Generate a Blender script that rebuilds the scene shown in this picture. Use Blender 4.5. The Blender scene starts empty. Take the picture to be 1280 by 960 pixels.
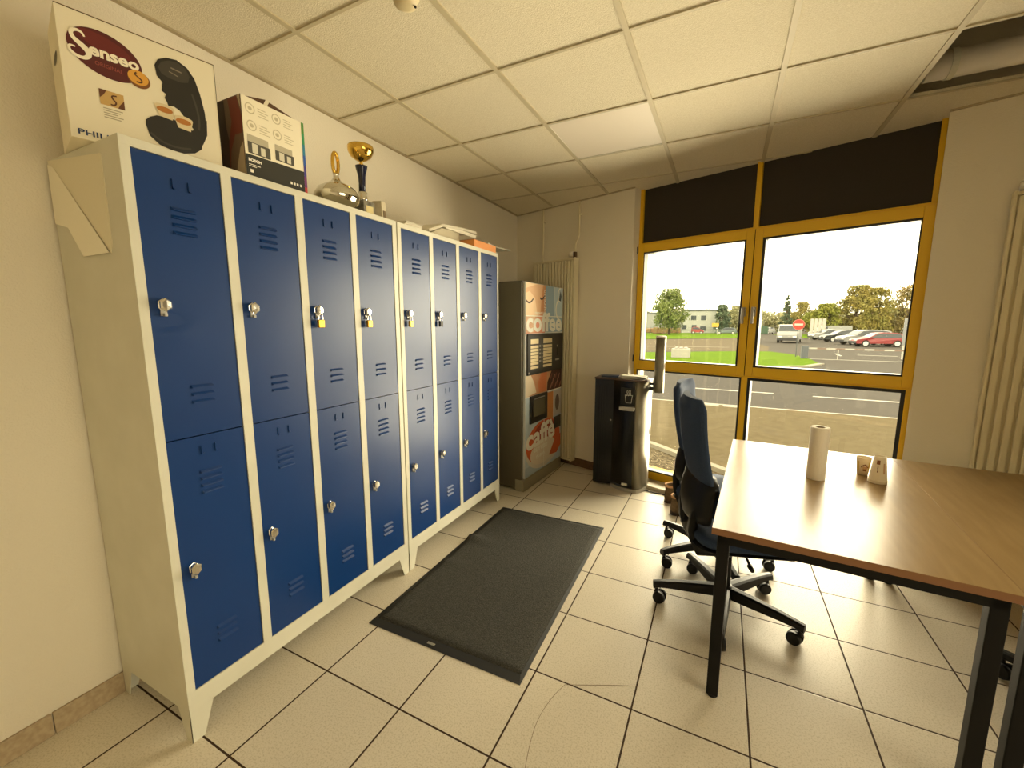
import bpy, bmesh, math, random
from mathutils import Vector, Matrix, Euler
R = math.radians
PI = math.pi
rnd = random.Random(7)
col = bpy.context.scene.collection
sc = bpy.context.scene

# ------------------------------------------------------------------ materials
def lin(c):
    out = []
    for v in c[:3]:
        v /= 255.0
        out.append(v / 12.92 if v <= 0.04045 else ((v + 0.055) / 1.055) ** 2.4)
    return tuple(out) + (1.0,)

_m = {}
def mat(name, rgb, rough=0.6, metal=0.0, noise=None, bump=None, spec=0.5, emit=None, coat=0.0, aniso=None):
    """rgb in sRGB 0-255.  noise=(scale, rgb2, amount)  bump=(scale, strength)"""
    if name in _m: return _m[name]
    m = bpy.data.materials.new(name); m.use_nodes = True
    nt = m.node_tree; b = nt.nodes['Principled BSDF']
    b.inputs['Base Color'].default_value = lin(rgb)
    b.inputs['Roughness'].default_value = rough
    b.inputs['Metallic'].default_value = metal
    b.inputs['Specular IOR Level'].default_value = spec
    b.inputs['Coat Weight'].default_value = coat
    tc = nt.nodes.new('ShaderNodeTexCoord')
    if noise:
        n = nt.nodes.new('ShaderNodeTexNoise'); n.inputs['Scale'].default_value = noise[0]; n.inputs['Detail'].default_value = 5
        nt.links.new(tc.outputs['Object'], n.inputs['Vector'])
        rp = nt.nodes.new('ShaderNodeValToRGB')
        rp.color_ramp.elements[0].position = 0.5 - noise[2] / 2
        rp.color_ramp.elements[1].position = 0.5 + noise[2] / 2
        rp.color_ramp.elements[0].color = lin(rgb); rp.color_ramp.elements[1].color = lin(noise[1])
        nt.links.new(n.outputs['Fac'], rp.inputs['Fac']); nt.links.new(rp.outputs['Color'], b.inputs['Base Color'])
    if bump:
        n2 = nt.nodes.new('ShaderNodeTexNoise'); n2.inputs['Scale'].default_value = bump[0]; n2.inputs['Detail'].default_value = 4
        nt.links.new(tc.outputs['Object'], n2.inputs['Vector'])
        bp = nt.nodes.new('ShaderNodeBump'); bp.inputs['Strength'].default_value = bump[1]; bp.inputs['Distance'].default_value = 0.01
        nt.links.new(n2.outputs['Fac'], bp.inputs['Height']); nt.links.new(bp.outputs['Normal'], b.inputs['Normal'])
    if emit:
        b.inputs['Emission Color'].default_value = lin(emit[0]); b.inputs['Emission Strength'].default_value = emit[1]
    _m[name] = m
    return m

def floor_material():
    m = bpy.data.materials.new('floor_tile'); m.use_nodes = True
    nt = m.node_tree; N = nt.nodes; L = nt.links; b = N['Principled BSDF']
    tc = N.new('ShaderNodeTexCoord'); sp = N.new('ShaderNodeSeparateXYZ'); L.new(tc.outputs['Object'], sp.inputs[0])
    def mth(op, a, bb=None):
        n = N.new('ShaderNodeMath'); n.operation = op
        for i, v in enumerate((a, bb)):
            if v is None: continue
            if isinstance(v, (int, float)): n.inputs[i].default_value = v
            else: L.new(v, n.inputs[i])
        return n.outputs[0]
    T = 0.4; g = 0.0034
    ds = []; ids = []
    for ax in ('X', 'Y'):
        u = mth('DIVIDE', sp.outputs[ax], T)
        fl = mth('FLOOR', mth('ADD', u, 0.5)); ids.append(mth('FLOOR', u))
        ds.append(mth('MULTIPLY', mth('ABSOLUTE', mth('SUBTRACT', u, fl)), T))
    d = mth('MINIMUM', ds[0], ds[1])
    grout = mth('LESS_THAN', d, g)
    n = N.new('ShaderNodeTexNoise'); n.inputs['Scale'].default_value = 170; n.inputs['Detail'].default_value = 3
    L.new(tc.outputs['Object'], n.inputs['Vector'])
    rp = N.new('ShaderNodeValToRGB'); cr = rp.color_ramp
    cr.elements[0].position = 0.30; cr.elements[0].color = lin((192, 182, 158))
    cr.elements[1].position = 0.52; cr.elements[1].color = lin((217, 208, 190))
    L.new(n.outputs['Fac'], rp.inputs['Fac'])
    n2 = N.new('ShaderNodeTexNoise'); n2.inputs['Scale'].default_value = 2.2; L.new(tc.outputs['Object'], n2.inputs['Vector'])
    wn = N.new('ShaderNodeTexWhiteNoise'); wn.noise_dimensions = '2D'
    cb = N.new('ShaderNodeCombineXYZ'); L.new(ids[0], cb.inputs[0]); L.new(ids[1], cb.inputs[1]); L.new(cb.outputs[0], wn.inputs['Vector'])
    vv = mth('ADD', mth('MULTIPLY', n2.outputs['Fac'], 0.14), mth('ADD', mth('MULTIPLY', wn.outputs['Value'], 0.05), 0.88))
    hs = N.new('ShaderNodeHueSaturation'); L.new(vv, hs.inputs['Value']); L.new(rp.outputs['Color'], hs.inputs['Color'])
    mx = N.new('ShaderNodeMix'); mx.data_type = 'RGBA'
    L.new(grout, mx.inputs['Factor']); L.new(hs.outputs['Color'], mx.inputs['A']); mx.inputs['B'].default_value = lin((62, 44, 30))
    L.new(mx.outputs['Result'], b.inputs['Base Color'])
    L.new(mth('ADD', mth('MULTIPLY', grout, 0.45), 0.36), b.inputs['Roughness'])
    b.inputs['Specular IOR Level'].default_value = 0.22
    bp = N.new('ShaderNodeBump'); bp.inputs['Strength'].default_value = 0.5; bp.inputs['Distance'].default_value = 0.002
    L.new(mth('MINIMUM', d, 0.006), bp.inputs['Height'])
    L.new(mth('MULTIPLY', mth('MINIMUM', d, 0.006), 150.0), bp.inputs['Height'])
    L.new(bp.outputs['Normal'], b.inputs['Normal'])
    return m

def glass_material():
    m = bpy.data.materials.new('window_glass'); m.use_nodes = True
    nt = m.node_tree; N = nt.nodes; L = nt.links; N.remove(N['Principled BSDF'])
    t = N.new('ShaderNodeBsdfTransparent'); t.inputs['Color'].default_value = (0.97, 0.98, 0.97, 1)
    g = N.new('ShaderNodeBsdfGlossy'); g.inputs['Roughness'].default_value = 0.0
    fr = N.new('ShaderNodeFresnel'); fr.inputs['IOR'].default_value = 1.35
    mx = N.new('ShaderNodeMixShader'); L.new(fr.outputs[0], mx.inputs['Fac']); L.new(t.outputs[0], mx.inputs[1]); L.new(g.outputs[0], mx.inputs[2])
    L.new(mx.outputs[0], N['Material Output'].inputs['Surface'])
    return m

def wood_material():
    m = bpy.data.materials.new('beech_laminate'); m.use_nodes = True
    nt = m.node_tree; N = nt.nodes; L = nt.links; b = N['Principled BSDF']
    tc = N.new('ShaderNodeTexCoord'); mp = N.new('ShaderNodeMapping'); mp.inputs['Scale'].default_value = (14, 1.6, 14)
    L.new(tc.outputs['Object'], mp.inputs['Vector'])
    n = N.new('ShaderNodeTexNoise'); n.inputs['Scale'].default_value = 3; n.inputs['Detail'].default_value = 8
    L.new(mp.outputs[0], n.inputs['Vector'])
    rp = N.new('ShaderNodeValToRGB'); cr = rp.color_ramp
    cr.elements[0].position = 0.3; cr.elements[0].color = lin((140, 114, 74))
    cr.elements[1].position = 0.7; cr.elements[1].color = lin((154, 128, 87))
    L.new(n.outputs['Fac'], rp.inputs['Fac']); L.new(rp.outputs['Color'], b.inputs['Base Color'])
    b.inputs['Roughness'].default_value = 0.28; b.inputs['Specular IOR Level'].default_value = 0.32
    return m

def two_tone(name, c1, c2, scale, rough=0.8):
    return mat(name, c1, rough, noise=(scale, c2, 0.3))

M_wall = mat('wall_paint', (226, 218, 200), 0.75, bump=(160, 0.25))
M_ceil = mat('ceiling_tile', (226, 217, 194), 0.95, noise=(240, (214, 204, 178), 0.25), bump=(220, 0.35))
M_grid = mat('ceiling_grid_metal', (188, 176, 146), 0.6)
M_panel_white = mat('light_panel_white', (236, 228, 214), 0.5)
M_floor = floor_material()
M_skirt = mat('skirting_tile', (176, 158, 128), 0.45, noise=(60, (160, 140, 112), 0.3))
M_skirt_dark = mat('skirting_brown', (112, 84, 58), 0.5, noise=(40, (92, 68, 48), 0.3))
M_glass = glass_material()
M_yellow = mat('yellow_frame_paint', (226, 180, 18), 0.42)
M_gasket = mat('black_rubber', (22, 22, 22), 0.5)
M_steelgrey = mat('pale_grey_metal', (170, 166, 158), 0.4, 0.3)
M_blind = mat('black_panel_fabric', (38, 32, 22), 0.75, noise=(300, (46, 38, 27), 0.4))
M_lock_white = mat('locker_frame_enamel', (206, 203, 186), 0.45, noise=(6, (199, 196, 178), 0.3))
M_blue = mat('locker_door_enamel', (2, 50, 108), 0.34, noise=(3, (3, 46, 102), 0.4), bump=(9, 0.03), spec=.42)
M_dark = mat('shadow_gap_metal', (30, 30, 32), 0.7)
M_chrome = mat('chrome', (225, 222, 215), 0.16, 1.0)
M_brass = mat('brass', (214, 164, 66), 0.3, 1.0)
M_black = mat('black_plastic', (12, 11, 10), 0.45, spec=.28)
M_blackmetal = mat('black_steel', (9, 8, 8), 0.5, spec=.22)
M_wood = wood_material()
M_edge = mat('table_edge_band', (128, 88, 56), 0.55)

# ------------------------------------------------------------------ mesh builder
class MB:
    def __init__(s, *mats):
        s.bm = bmesh.new(); s.mats = list(mats); s.k = 0; s.T = Matrix.Identity(4); s.sm = False
    def use(s, m, smooth=None):
        if m not in s.mats: s.mats.append(m)
        s.k = s.mats.index(m)
        if smooth is not None: s.sm = smooth
        return s
    def _v(s, p): return s.bm.verts.new(s.T @ Vector(p))
    def _f(s, vs):
        try: f = s.bm.faces.new(vs)
        except ValueError: return None
        f.material_index = s.k; f.smooth = s.sm
        return f
    def poly(s, pts): return s._f([s._v(p) for p in pts])
    def box(s, c, d, rot=None, bev=0.0, seg=2):
        mt = Matrix.Translation(c)
        if rot is not None: mt = mt @ (rot.to_4x4() if hasattr(rot, 'to_4x4') else Euler(rot).to_matrix().to_4x4())
        vs = []
        for x in (-.5, .5):
            for y in (-.5, .5):
                for z in (-.5, .5):
                    vs.append(s.bm.verts.new(s.T @ mt @ Vector((x * d[0], y * d[1], z * d[2]))))
        fs = [s._f([vs[i] for i in q]) for q in ((0, 1, 3, 2), (4, 6, 7, 5), (0, 4, 5, 1), (2, 3, 7, 6), (0, 2, 6, 4), (1, 5, 7, 3))]
        if bev > 0:
            es = list({e for f in fs for e in f.edges})
            r = bmesh.ops.bevel(s.bm, geom=es, offset=bev, segments=seg, profile=0.5, affect='EDGES')
            for f in r['faces']: f.material_index = s.k; f.smooth = s.sm
        return s
    def bb(s, lo, hi, bev=0.0, seg=2):
        return s.box([(a + b) / 2 for a, b in zip(lo, hi)], [abs(b - a) for a, b in zip(lo, hi)], None, bev, seg)
    def prism(s, pts, vec, bev=0.0):
        """pts: 3D polygon loop, extruded by vec"""
        vec = Vector(vec)
        a = [s._v(p) for p in pts]; b = [s._v(Vector(p) + vec) for p in pts]; n = len(pts)
        fs = [s._f(a[::-1]), s._f(b)]
        sm = s.sm
        for i in range(n): fs.append(s._f([a[i], a[(i + 1) % n], b[(i + 1) % n], b[i]]))
        fs[0].smooth = fs[1].smooth = False
        if bev > 0:
            es = list({e for f in fs if f for e in f.edges})
            r = bmesh.ops.bevel(s.bm, geom=es, offset=bev, segments=2, profile=0.5, affect='EDGES')
            for f in r['faces']: f.material_index = s.k; f.smooth = s.sm
        return s
    def rings(s, rings, closed=True, cap0=True, cap1=True):
        vr = [[s._v(p) for p in r] for r in rings]
        n = len(vr[0])
        for a, b in zip(vr, vr[1:]):
            for i in range(n if closed else n - 1):
                s._f([a[i], a[(i + 1) % n], b[(i + 1) % n], b[i]])
        if cap0:
            f = s._f(vr[0][::-1]);
            if f: f.smooth = False
        if cap1:
            f = s._f(vr[-1])
            if f: f.smooth = False
        return s
    def cyl(s, p0, p1, r0, r1=None, seg=16, cap=True):
        r1 = r0 if r1 is None else r1
        p0 = Vector(p0); p1 = Vector(p1); w = (p1 - p0).normalized()
        u = w.orthogonal().normalized(); v = w.cross(u)
        rg = [[p + (u * math.cos(2 * PI * i / seg) + v * math.sin(2 * PI * i / seg)) * r for i in range(seg)] for p, r in ((p0, r0), (p1, r1))]
        return s.rings(rg, True, cap, cap)
    def tube(s, pts, r, seg=8, smooth_path=0, closed=False):
        pts = [Vector(p) for p in pts]
        for _ in range(smooth_path):
            q = [pts[0]]
            for a, b in zip(pts, pts[1:]): q += [a * .75 + b * .25, a * .25 + b * .75]
            q.append(pts[-1]); pts = q
        rs = r if isinstance(r, (list, tuple)) else None
        u = None; rg = []; n = len(pts)
        for i, p in enumerate(pts):
            t = (pts[min(i + 1, n - 1)] - pts[max(i - 1, 0)]).normalized()
            if u is None: u = t.orthogonal().normalized()
            u = (u - t * u.dot(t)).normalized(); v = t.cross(u)
            rr = r if rs is None else rs[0] + (rs[1] - rs[0]) * i / (n - 1)
            rg.append([p + (u * math.cos(2 * PI * k / seg) + v * math.sin(2 * PI * k / seg)) * rr for k in range(seg)])
        return s.rings(rg)
    def lathe(s, prof, o=(0, 0, 0), seg=24, sx=1, sy=1):
        o = Vector(o)
        rg = [[o + Vector((r * sx * math.cos(2 * PI * i / seg), r * sy * math.sin(2 * PI * i / seg), z)) for i in range(seg)] for r, z in prof]
        return s.rings(rg)
    def loft(s, rings): return s.rings(rings)
    # flat decal helpers: frame (o, U, V)
    def frame(s, o, U, V):
        s.o = Vector(o); s.U = Vector(U).normalized(); s.V = Vector(V).normalized(); s.N = s.U.cross(s.V)
        return s
    def at(s, a, b, h=0.0): return s.o + s.U * a + s.V * b + s.N * h
    def dpoly(s, pts, h=0.0008): return s.poly([s.at(a, b, h) for a, b in pts])
    def drect(s, a0, b0, a1, b1, h=0.0008): return s.dpoly([(a0, b0), (a1, b0), (a1, b1), (a0, b1)], h)
    def dell(s, a, b, ra, rb, h=0.0008, n=32, rot=0, t0=0, t1=2 * PI):
        pts = []
        full = abs(t1 - t0 - 2 * PI) < 1e-6
        for i in range(n + (0 if full else 1)):
            t = t0 + (t1 - t0) * i / n
            x, y = ra * math.cos(t), rb * math.sin(t)
            pts.append((a + x * math.cos(rot) - y * math.sin(rot), b + x * math.sin(rot) + y * math.cos(rot)))
        return s.dpoly(pts, h)
    def dring(s, a, b, ra, rb, w, h=0.0008, n=28, t0=0, t1=2 * PI):
        for i in range(n):
            ta = t0 + (t1 - t0) * i / n; tb = t0 + (t1 - t0) * (i + 1) / n
            s.dpoly([(a + (ra) * math.cos(ta), b + (rb) * math.sin(ta)), (a + ra * math.cos(tb), b + rb * math.sin(tb)),
                     (a + (ra - w) * math.cos(tb), b + (rb - w) * math.sin(tb)), (a + (ra - w) * math.cos(ta), b + (rb - w) * math.sin(ta))], h)
    def dstroke(s, pts, w, h=0.0008, sm=2):
        """variable-width ribbon: w float or list of widths per control point"""
        P = [Vector((p[0], p[1], (w[i] if isinstance(w, (list, tuple)) else w))) for i, p in enumerate(pts)]
        for _ in range(sm):
            q = [P[0]]
            for a, b in zip(P, P[1:]): q += [a * .75 + b * .25, a * .25 + b * .75]
            q.append(P[-1]); P = q
        n = len(P); Ls = []; Rs = []
        for i, p in enumerate(P):
            t = P[min(i + 1, n - 1)] - P[max(i - 1, 0)]; l = math.hypot(t.x, t.y) or 1
            nx, ny = -t.y / l * p.z / 2, t.x / l * p.z / 2
            Ls.append((p.x + nx, p.y + ny)); Rs.append((p.x - nx, p.y - ny))
        for i in range(n - 1): s.dpoly([Rs[i], Rs[i + 1], Ls[i + 1], Ls[i]], h)
    def dtext(s, txt, a, b, width, height, h=0.0012, bold=0.0, shear=0.0, rot=0.0):
        c = bpy.data.curves.new('lettering', 'FONT'); c.body = txt; c.size = 1.0; c.offset = bold; c.shear = shear; c.resolution_u = 3
        o = bpy.data.objects.new('lettering', c); col.objects.link(o)
        dg = bpy.context.evaluated_depsgraph_get(); ev = o.evaluated_get(dg); me = ev.to_mesh()
        vs = [v.co.copy() for v in me.vertices]; ps = [list(p.vertices) for p in me.polygons]
        ev.to_mesh_clear(); bpy.data.objects.remove(o); bpy.data.curves.remove(c)
        if not vs: return s
        x0 = min(v.x for v in vs); x1 = max(v.x for v in vs); y0 = min(v.y for v in vs); y1 = max(v.y for v in vs)
        sx = width / (x1 - x0); sy = height / (y1 - y0)
        nv = []
        for v in vs:
            x = (v.x - x0) * sx; y = (v.y - y0) * sy
            nv.append(s._v(s.at(a + x * math.cos(rot) - y * math.sin(rot), b + x * math.sin(rot) + y * math.cos(rot), h)))
        for p in ps: s._f([nv[i] for i in p])
        return s
    def build(s, name, parent=None, loc=None, fix=True):
        me = bpy.data.meshes.new(name)
        if fix: bmesh.ops.recalc_face_normals(s.bm, faces=[f for f in s.bm.faces])
        s.bm.to_mesh(me); s.bm.free()
        for m in s.mats: me.materials.append(m)
        o = bpy.data.objects.new(name, me); col.objects.link(o)
        if parent: o.parent = parent
        if loc is not None: o.location = loc
        return o

def tag(o, label=None, cat=None, group=None, kind=None):
    if label: o['label'] = label
    if cat: o['category'] = cat
    if group: o['group'] = group
    if kind: o['kind'] = kind
    return o
def thing(name, label, cat, loc=(0, 0, 0), rz=0.0, group=None):
    o = bpy.data.objects.new(name, None); col.objects.link(o); o.empty_display_size = 0.05
    o.location = loc; o.rotation_euler = (0, 0, rz)
    return tag(o, label, cat, group)
def struct(o, label=None): return tag(o, label, None, None, 'structure')
def kids(o): return [c for c in list(o.children)]
def copy_tree(o, parent=None):
    c = o.copy(); col.objects.link(c)
    if parent: c.parent = parent
    for ch in kids(o): copy_tree(ch, c)
    return c

# ------------------------------------------------------------------ room constants
XW = 0.02                 # locker wall
XF = 0.5163               # locker door plane
H = 2.6458                # ceiling
WA = 0.304                # the window wall runs at an angle to the locker wall
eW = Vector((math.cos(WA), -math.sin(WA), 0)); nW = Vector((math.sin(WA), math.cos(WA), 0))
P0 = Vector((0, 3.80, 0))
def W(s_, d, z): return P0 + eW * s_ + nW * d + Vector((0, 0, z))
WF = -0.10                # inner face of the window wall
XR = 5.2; YR = -2.6       # unseen right and rear walls
GZ = -0.6                 # ground outside
MW = Matrix(((eW.x, nW.x, 0, P0.x), (eW.y, nW.y, 0, P0.y), (0, 0, 1, 0), (0, 0, 0, 1)))   # (s, d, z) -> world

# floor: origin on a tile joint
fo = (0.6817, 0.8303); fa = -0.0071
mb = MB(M_floor)
inv = (Matrix.Translation((fo[0], fo[1], 0)) @ Matrix.Rotation(fa, 4, 'Z')).inverted()
sR = (XR - P0.x) / eW.x
fl = [Vector((XW - .1, YR - .1, 0)), Vector((XR + .1, YR - .1, 0)), W((XR + .1) / eW.x, 0.0, 0), W(-0.1, 0.0, 0)]
mb.prism([inv @ p for p in fl], (0, 0, -0.12))
crk = mat('floor_crack', (120, 98, 72), 0.8)
mb.use(crk).frame(inv @ Vector((0, 0, 0)), inv.to_3x3() @ Vector((1, 0, 0)), inv.to_3x3() @ Vector((0, 1, 0)))
mb.dstroke([(1.616, .814), (1.717, .862), (1.80, .902), (1.886, .939)], 0.0026, 0.0004)
mb.dstroke([(1.616, .814), (1.588, .735), (1.573, .622), (1.585, .526), (1.605, .44)], 0.0018, 0.0004)
o = struct(mb.build('floor')); o.location = (fo[0], fo[1], 0); o.rotation_euler = (0, 0, fa)

# walls
mb = MB(M_wall); mb.bb((XW - 0.15, YR - 0.15, GZ), (XW, 4.0, H + 0.45)); struct(mb.build('wall_left'))
mb = MB(M_wall); mb.T = MW
mb.bb((-0.2, WF, GZ), (1.46, 0.22, H + 0.45)); mb.bb((3.362, WF, GZ), (4.55, 0.22, H + 0.45)); mb.bb((6.3, WF, GZ), (sR + .4, 0.22, H + 0.45))
mb.bb((4.55, WF, GZ), (6.3, 0.22, 0.0)); mb.bb((4.55, WF, 2.2), (6.3, 0.22, H + .45))
mb.bb((1.46, WF, H + 0.012), (3.362, 0.22, H + 0.45)); mb.bb((1.46, 0.0, GZ), (3.362, 0.22, -0.02))
struct(mb.build('wall_back'))
mb = MB(M_wall)   # wall facing the lockers, with an opening for an added, unseen window
mb.bb((XR, YR - .15, GZ), (XR + .15, -1.9, H + .45)); mb.bb((XR, .7, GZ), (XR + .15, 2.55, H + .45))
mb.bb((XR, -1.9, GZ), (XR + .15, .7, .8)); mb.bb((XR, -1.9, 2.25), (XR + .15, .7, H + .45)); struct(mb.build('wall_right'))
mb = MB(M_wall); mb.bb((XW - .15, YR - .15, GZ), (XR + .15, YR, H + .45)); struct(mb.build('wall_rear'))

# skirting tiles
mb = MB(M_skirt)
y = YR
while y < 3.6:
    mb.bb((XW, y + .001, 0), (XW + 0.011, min(y + .398, 3.68), 0.085), 0.002); y += .4
struct(mb.build('baseboard_left'))
mb = MB(M_skirt_dark); mb.T = MW
for a, b in ((0.02, 1.46), (3.362, 4.55)):
    x = a
    while x < b - .01: mb.bb((x + .001, WF - 0.012, 0), (min(x + .398, b), WF, 0.085), 0.002); x += .4
struct(mb.build('baseboard_back'))
mb = MB(mat('threshold_tile', (214, 204, 180), 0.4)); mb.T = MW
mb.bb((1.46, -0.17, 0), (3.362, 0.0, 0.03), 0.004); struct(mb.build('trim_1'))

# ceiling: tiles on a T-bar grid, one lifted tile beside the window
ca = -0.0123; CO = Vector((-0.125, 0.6587, H)); CT = Matrix.Translation(CO) @ Matrix.Rotation(ca, 4, 'Z'); cs = 0.6
mb = MB(M_ceil); mb.T = CT
hole = {(5, 2)}; panel = (2, 2)
for i in range(0, 9):
    for j in range(-6, 6):
        if (i, j) in hole or (i, j) == panel: continue
        mb.bb((i * cs + .004, j * cs + .004, 0.006), ((i + 1) * cs - .004, (j + 1) * cs - .004, 0.024))
struct(mb.build('ceiling'))
mb = MB(M_grid); mb.T = CT
for i in range(0, 10): mb.bb((i * cs - .012, -3.6, -0.0005), (i * cs + .012, 3.6, 0.006))
for j in range(-6, 7): mb.bb((-.2, j * cs - .0075, -0.0003), (5.5, j * cs + .0075, 0.0058))
struct(mb.build('trim_2'))
mb = MB(M_panel_white); mb.bb((XW - .1, YR - .1, H + 0.44), (XR + .1, 4.0, H + 0.5)); struct(mb.build('trim_3'))
mb = MB(mat('ceiling_angle', (170, 156, 126), 0.6)); mb.bb((XW, YR, H - .001), (XW + .02, 3.69, H + .006))
mb.T = MW; mb.bb((0, WF - .02, H - .001), (1.46, WF, H + .006)); mb.bb((3.362, WF - .02, H - .001), (4.55, WF, H + .006)); struct(mb.build('trim_4'))
# light panel in the ceiling, switched off
t = thing('ceiling_light', 'square white ceiling light panel, switched off, in the tile row before the window', 'ceiling light',
          CT @ Vector((panel[0] * cs + .3, panel[1] * cs + .3, 0)), ca)
mb = MB(mat('light_panel_diffuser', (224, 214, 198), 0.5)); mb.bb((-.288, -.288, 0.003), (.288, .288, .02)); mb.build('diffuser', t)
mb = MB(M_lock_white)
for q in ((-.296, -.296, .296, -.286), (-.296, .286, .296, .296), (-.296, -.286, -.286, .286), (.286, -.286, .296, .286)): mb.bb((q[0], q[1], 0.0), (q[2], q[3], .02))
mb.build('frame', t)
# smoke detector
t = thing('smoke_detector', 'round cream smoke detector on the ceiling at the top edge of the photo', 'smoke detector', (1.01, 0.685, H))
mb = MB(mat('detector_plastic', (206, 190, 150), 0.5)).use(mat('detector_plastic', 0), True)
mb.lathe([(.05, 0), (.052, -.012), (.045, -.02), (.04, -.038), (.02, -.046), (.001, -.047)], seg=28); mb.build('housing', t)
mb = MB(M_black); mb.box((.03, .018, -.044), (.006, .006, .006)); mb.build('indicator', t)
# duct visible through the lifted tile
t = thing('ventilation_duct', 'white round duct seen above the missing ceiling tile near the window', 'duct', (2.95, 2.27, H + .075))
mb = MB(M_panel_white).use(M_panel_white, True); mb.cyl((-.02, 0.02, 0), (1.3, -.02, 0), .06, seg=24); mb.build('pipe', t)
mb = MB(M_lock_white); mb.cyl((.06, .018, 0), (.085, .018, 0), .066, seg=24); mb.build('collar', t)

# ------------------------------------------------------------------ the window
win = bpy.data.objects.new('window_1', None); col.objects.link(win); win['kind'] = 'structure'
win.matrix_world = MW
def wchild(m, n): return m.build(n, win)
mb = MB(M_yellow)
FD = 0.075
def fbox(m, s0, s1, z0, z1, d0=0.0, d1=FD, bev=.003): m.bb((s0, d0, z0), (s1, d1, z1), bev)
fbox(mb, 1.46, 1.489, 0.03, H + .01, .004); fbox(mb, 3.335, 3.362, 0.03, H + .01, .004)          # jambs
fbox(mb, 1.46, 3.362, 0.03, 0.10, .004)                                                         # bottom rail
fbox(mb, 2.383, 2.418, 2.17, H + .01, .004); fbox(mb, 2.383, 2.428, 0.10, 1.07, .004)            # mullions
fbox(mb, 1.46, 3.362, 2.168, 2.192, .002); fbox(mb, 1.46, 3.362, 1.055, 1.09, .002)              # transoms
wchild(mb, 'frame')
for (a, b) in ((1.468, 2.403), (2.409, 3.362)):
    mb = MB(M_yellow); z0, z1 = 1.072, 2.175
    w = .052
    fbox(mb, a, a + w, z0, z1, -.014, .06); fbox(mb, b - w, b, z0, z1, -.014, .06)
    fbox(mb, a + w, b - w, z0, z0 + .068, -.0135, .06); fbox(mb, a + w, b - w, z1 - .068, z1, -.0135, .06)
    mb.use(M_gasket)
    mb.bb((2.4035, -.006, z0), (2.4085, .02, z1))
    sash = wchild(mb, 'sash')
def gasket(s0, s1, z0, z1, w, d0, d1):
    mb = MB(M_gasket)
    mb.bb((s0, d0, z0), (s0 + w, d1, z1)); mb.bb((s1 - w, d0, z0), (s1, d1, z1))
    mb.bb((s0 + w, d0, z0), (s1 - w, d1, z0 + w)); mb.bb((s0 + w, d0, z1 - w), (s1 - w, d1, z1)); wchild(mb, 'gasket')
    mb = MB(M_glass); mb.bb((s0 + w * .5, d1 - .012, z0 + w * .5), (s1 - w * .5, d1 - .006, z1 - w * .5)); wchild(mb, 'pane')
gasket(1.512, 2.352, 1.132, 2.112, .016, -.008, .06)
gasket(2.460, 3.322, 1.132, 2.112, .020, -.008, .06)
gasket(1.486, 2.386, 0.096, 1.058, .016, .006, .065)
gasket(2.425, 3.338, 0.096, 1.058, .024, .006, .065)
for a, b in ((1.487, 2.385), (2.416, 3.337)):
    mb = MB(M_blind); mb.bb((a, .03, 2.188), (b, .05, H + .03)); wchild(mb, 'blind_panel')
for s_ in (2.372, 2.440):
    mb = MB(M_steelgrey); mb.bb((s_ - .014, -.026, 1.53), (s_ + .014, -.013, 1.60), .003); mb.cyl((s_, -.02, 1.585), (s_, -.055, 1.585), .009)
    mb.bb((s_ - .010, -.064, 1.475), (s_ + .010, -.046, 1.60), .005); wchild(mb, 'window_handle')
for s_, z in ((1.462, 2.13), (1.462, 1.16)):
    mb = MB(M_gasket); mb.cyl((s_, -.02, z - .03), (s_, -.02, z + .03), .007); wchild(mb, 'hinge')
mb = MB(mat('yellow_sill_sheet', (226, 186, 20), 0.4)); mb.T = MW
mb.prism([(1.46, .076, .04), (1.46, .42, .005), (1.46, .42, -.05), (1.46, .076, -.05)], (1.9, 0, 0)); struct(mb.build('trim_5'))
# unseen window, added further along the same wall to let in more daylight
w2 = bpy.data.objects.new('added_window_2', None); col.objects.link(w2); w2['kind'] = 'structure'; w2.matrix_world = MW
mb = MB(M_yellow)
for q in ((4.55, 4.61, 0, 2.2), (6.24, 6.3, 0, 2.2), (5.39, 5.46, 0, 2.2), (4.55, 6.3, 0, .06), (4.55, 6.3, 2.14, 2.2), (4.55, 6.3, 1.05, 1.13)): fbox(mb, *q)
mb.build('frame', w2)
mb = MB(M_glass); mb.bb((4.58, .04, .03), (6.27, .046, 2.17)); mb.build('pane', w2)

w3 = bpy.data.objects.new('added_window_3', None); col.objects.link(w3); w3['kind'] = 'structure'  # unseen window, added to light the left wall and the locker fronts
mb = MB(M_yellow)
for q in ((-1.9, -1.84, .8, 2.25), (.64, .7, .8, 2.25), (-.63, -.57, .8, 2.25), (-1.9, .7, .8, .86), (-1.9, .7, 2.19, 2.25)): mb.bb((XR + .02, q[0], q[2]), (XR + .10, q[1], q[3]), .003)
mb.build('frame', w3)
mb = MB(M_glass); mb.bb((XR + .057, -1.87, .83), (XR + .063, .67, 2.22)); mb.build('pane', w3)

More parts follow.
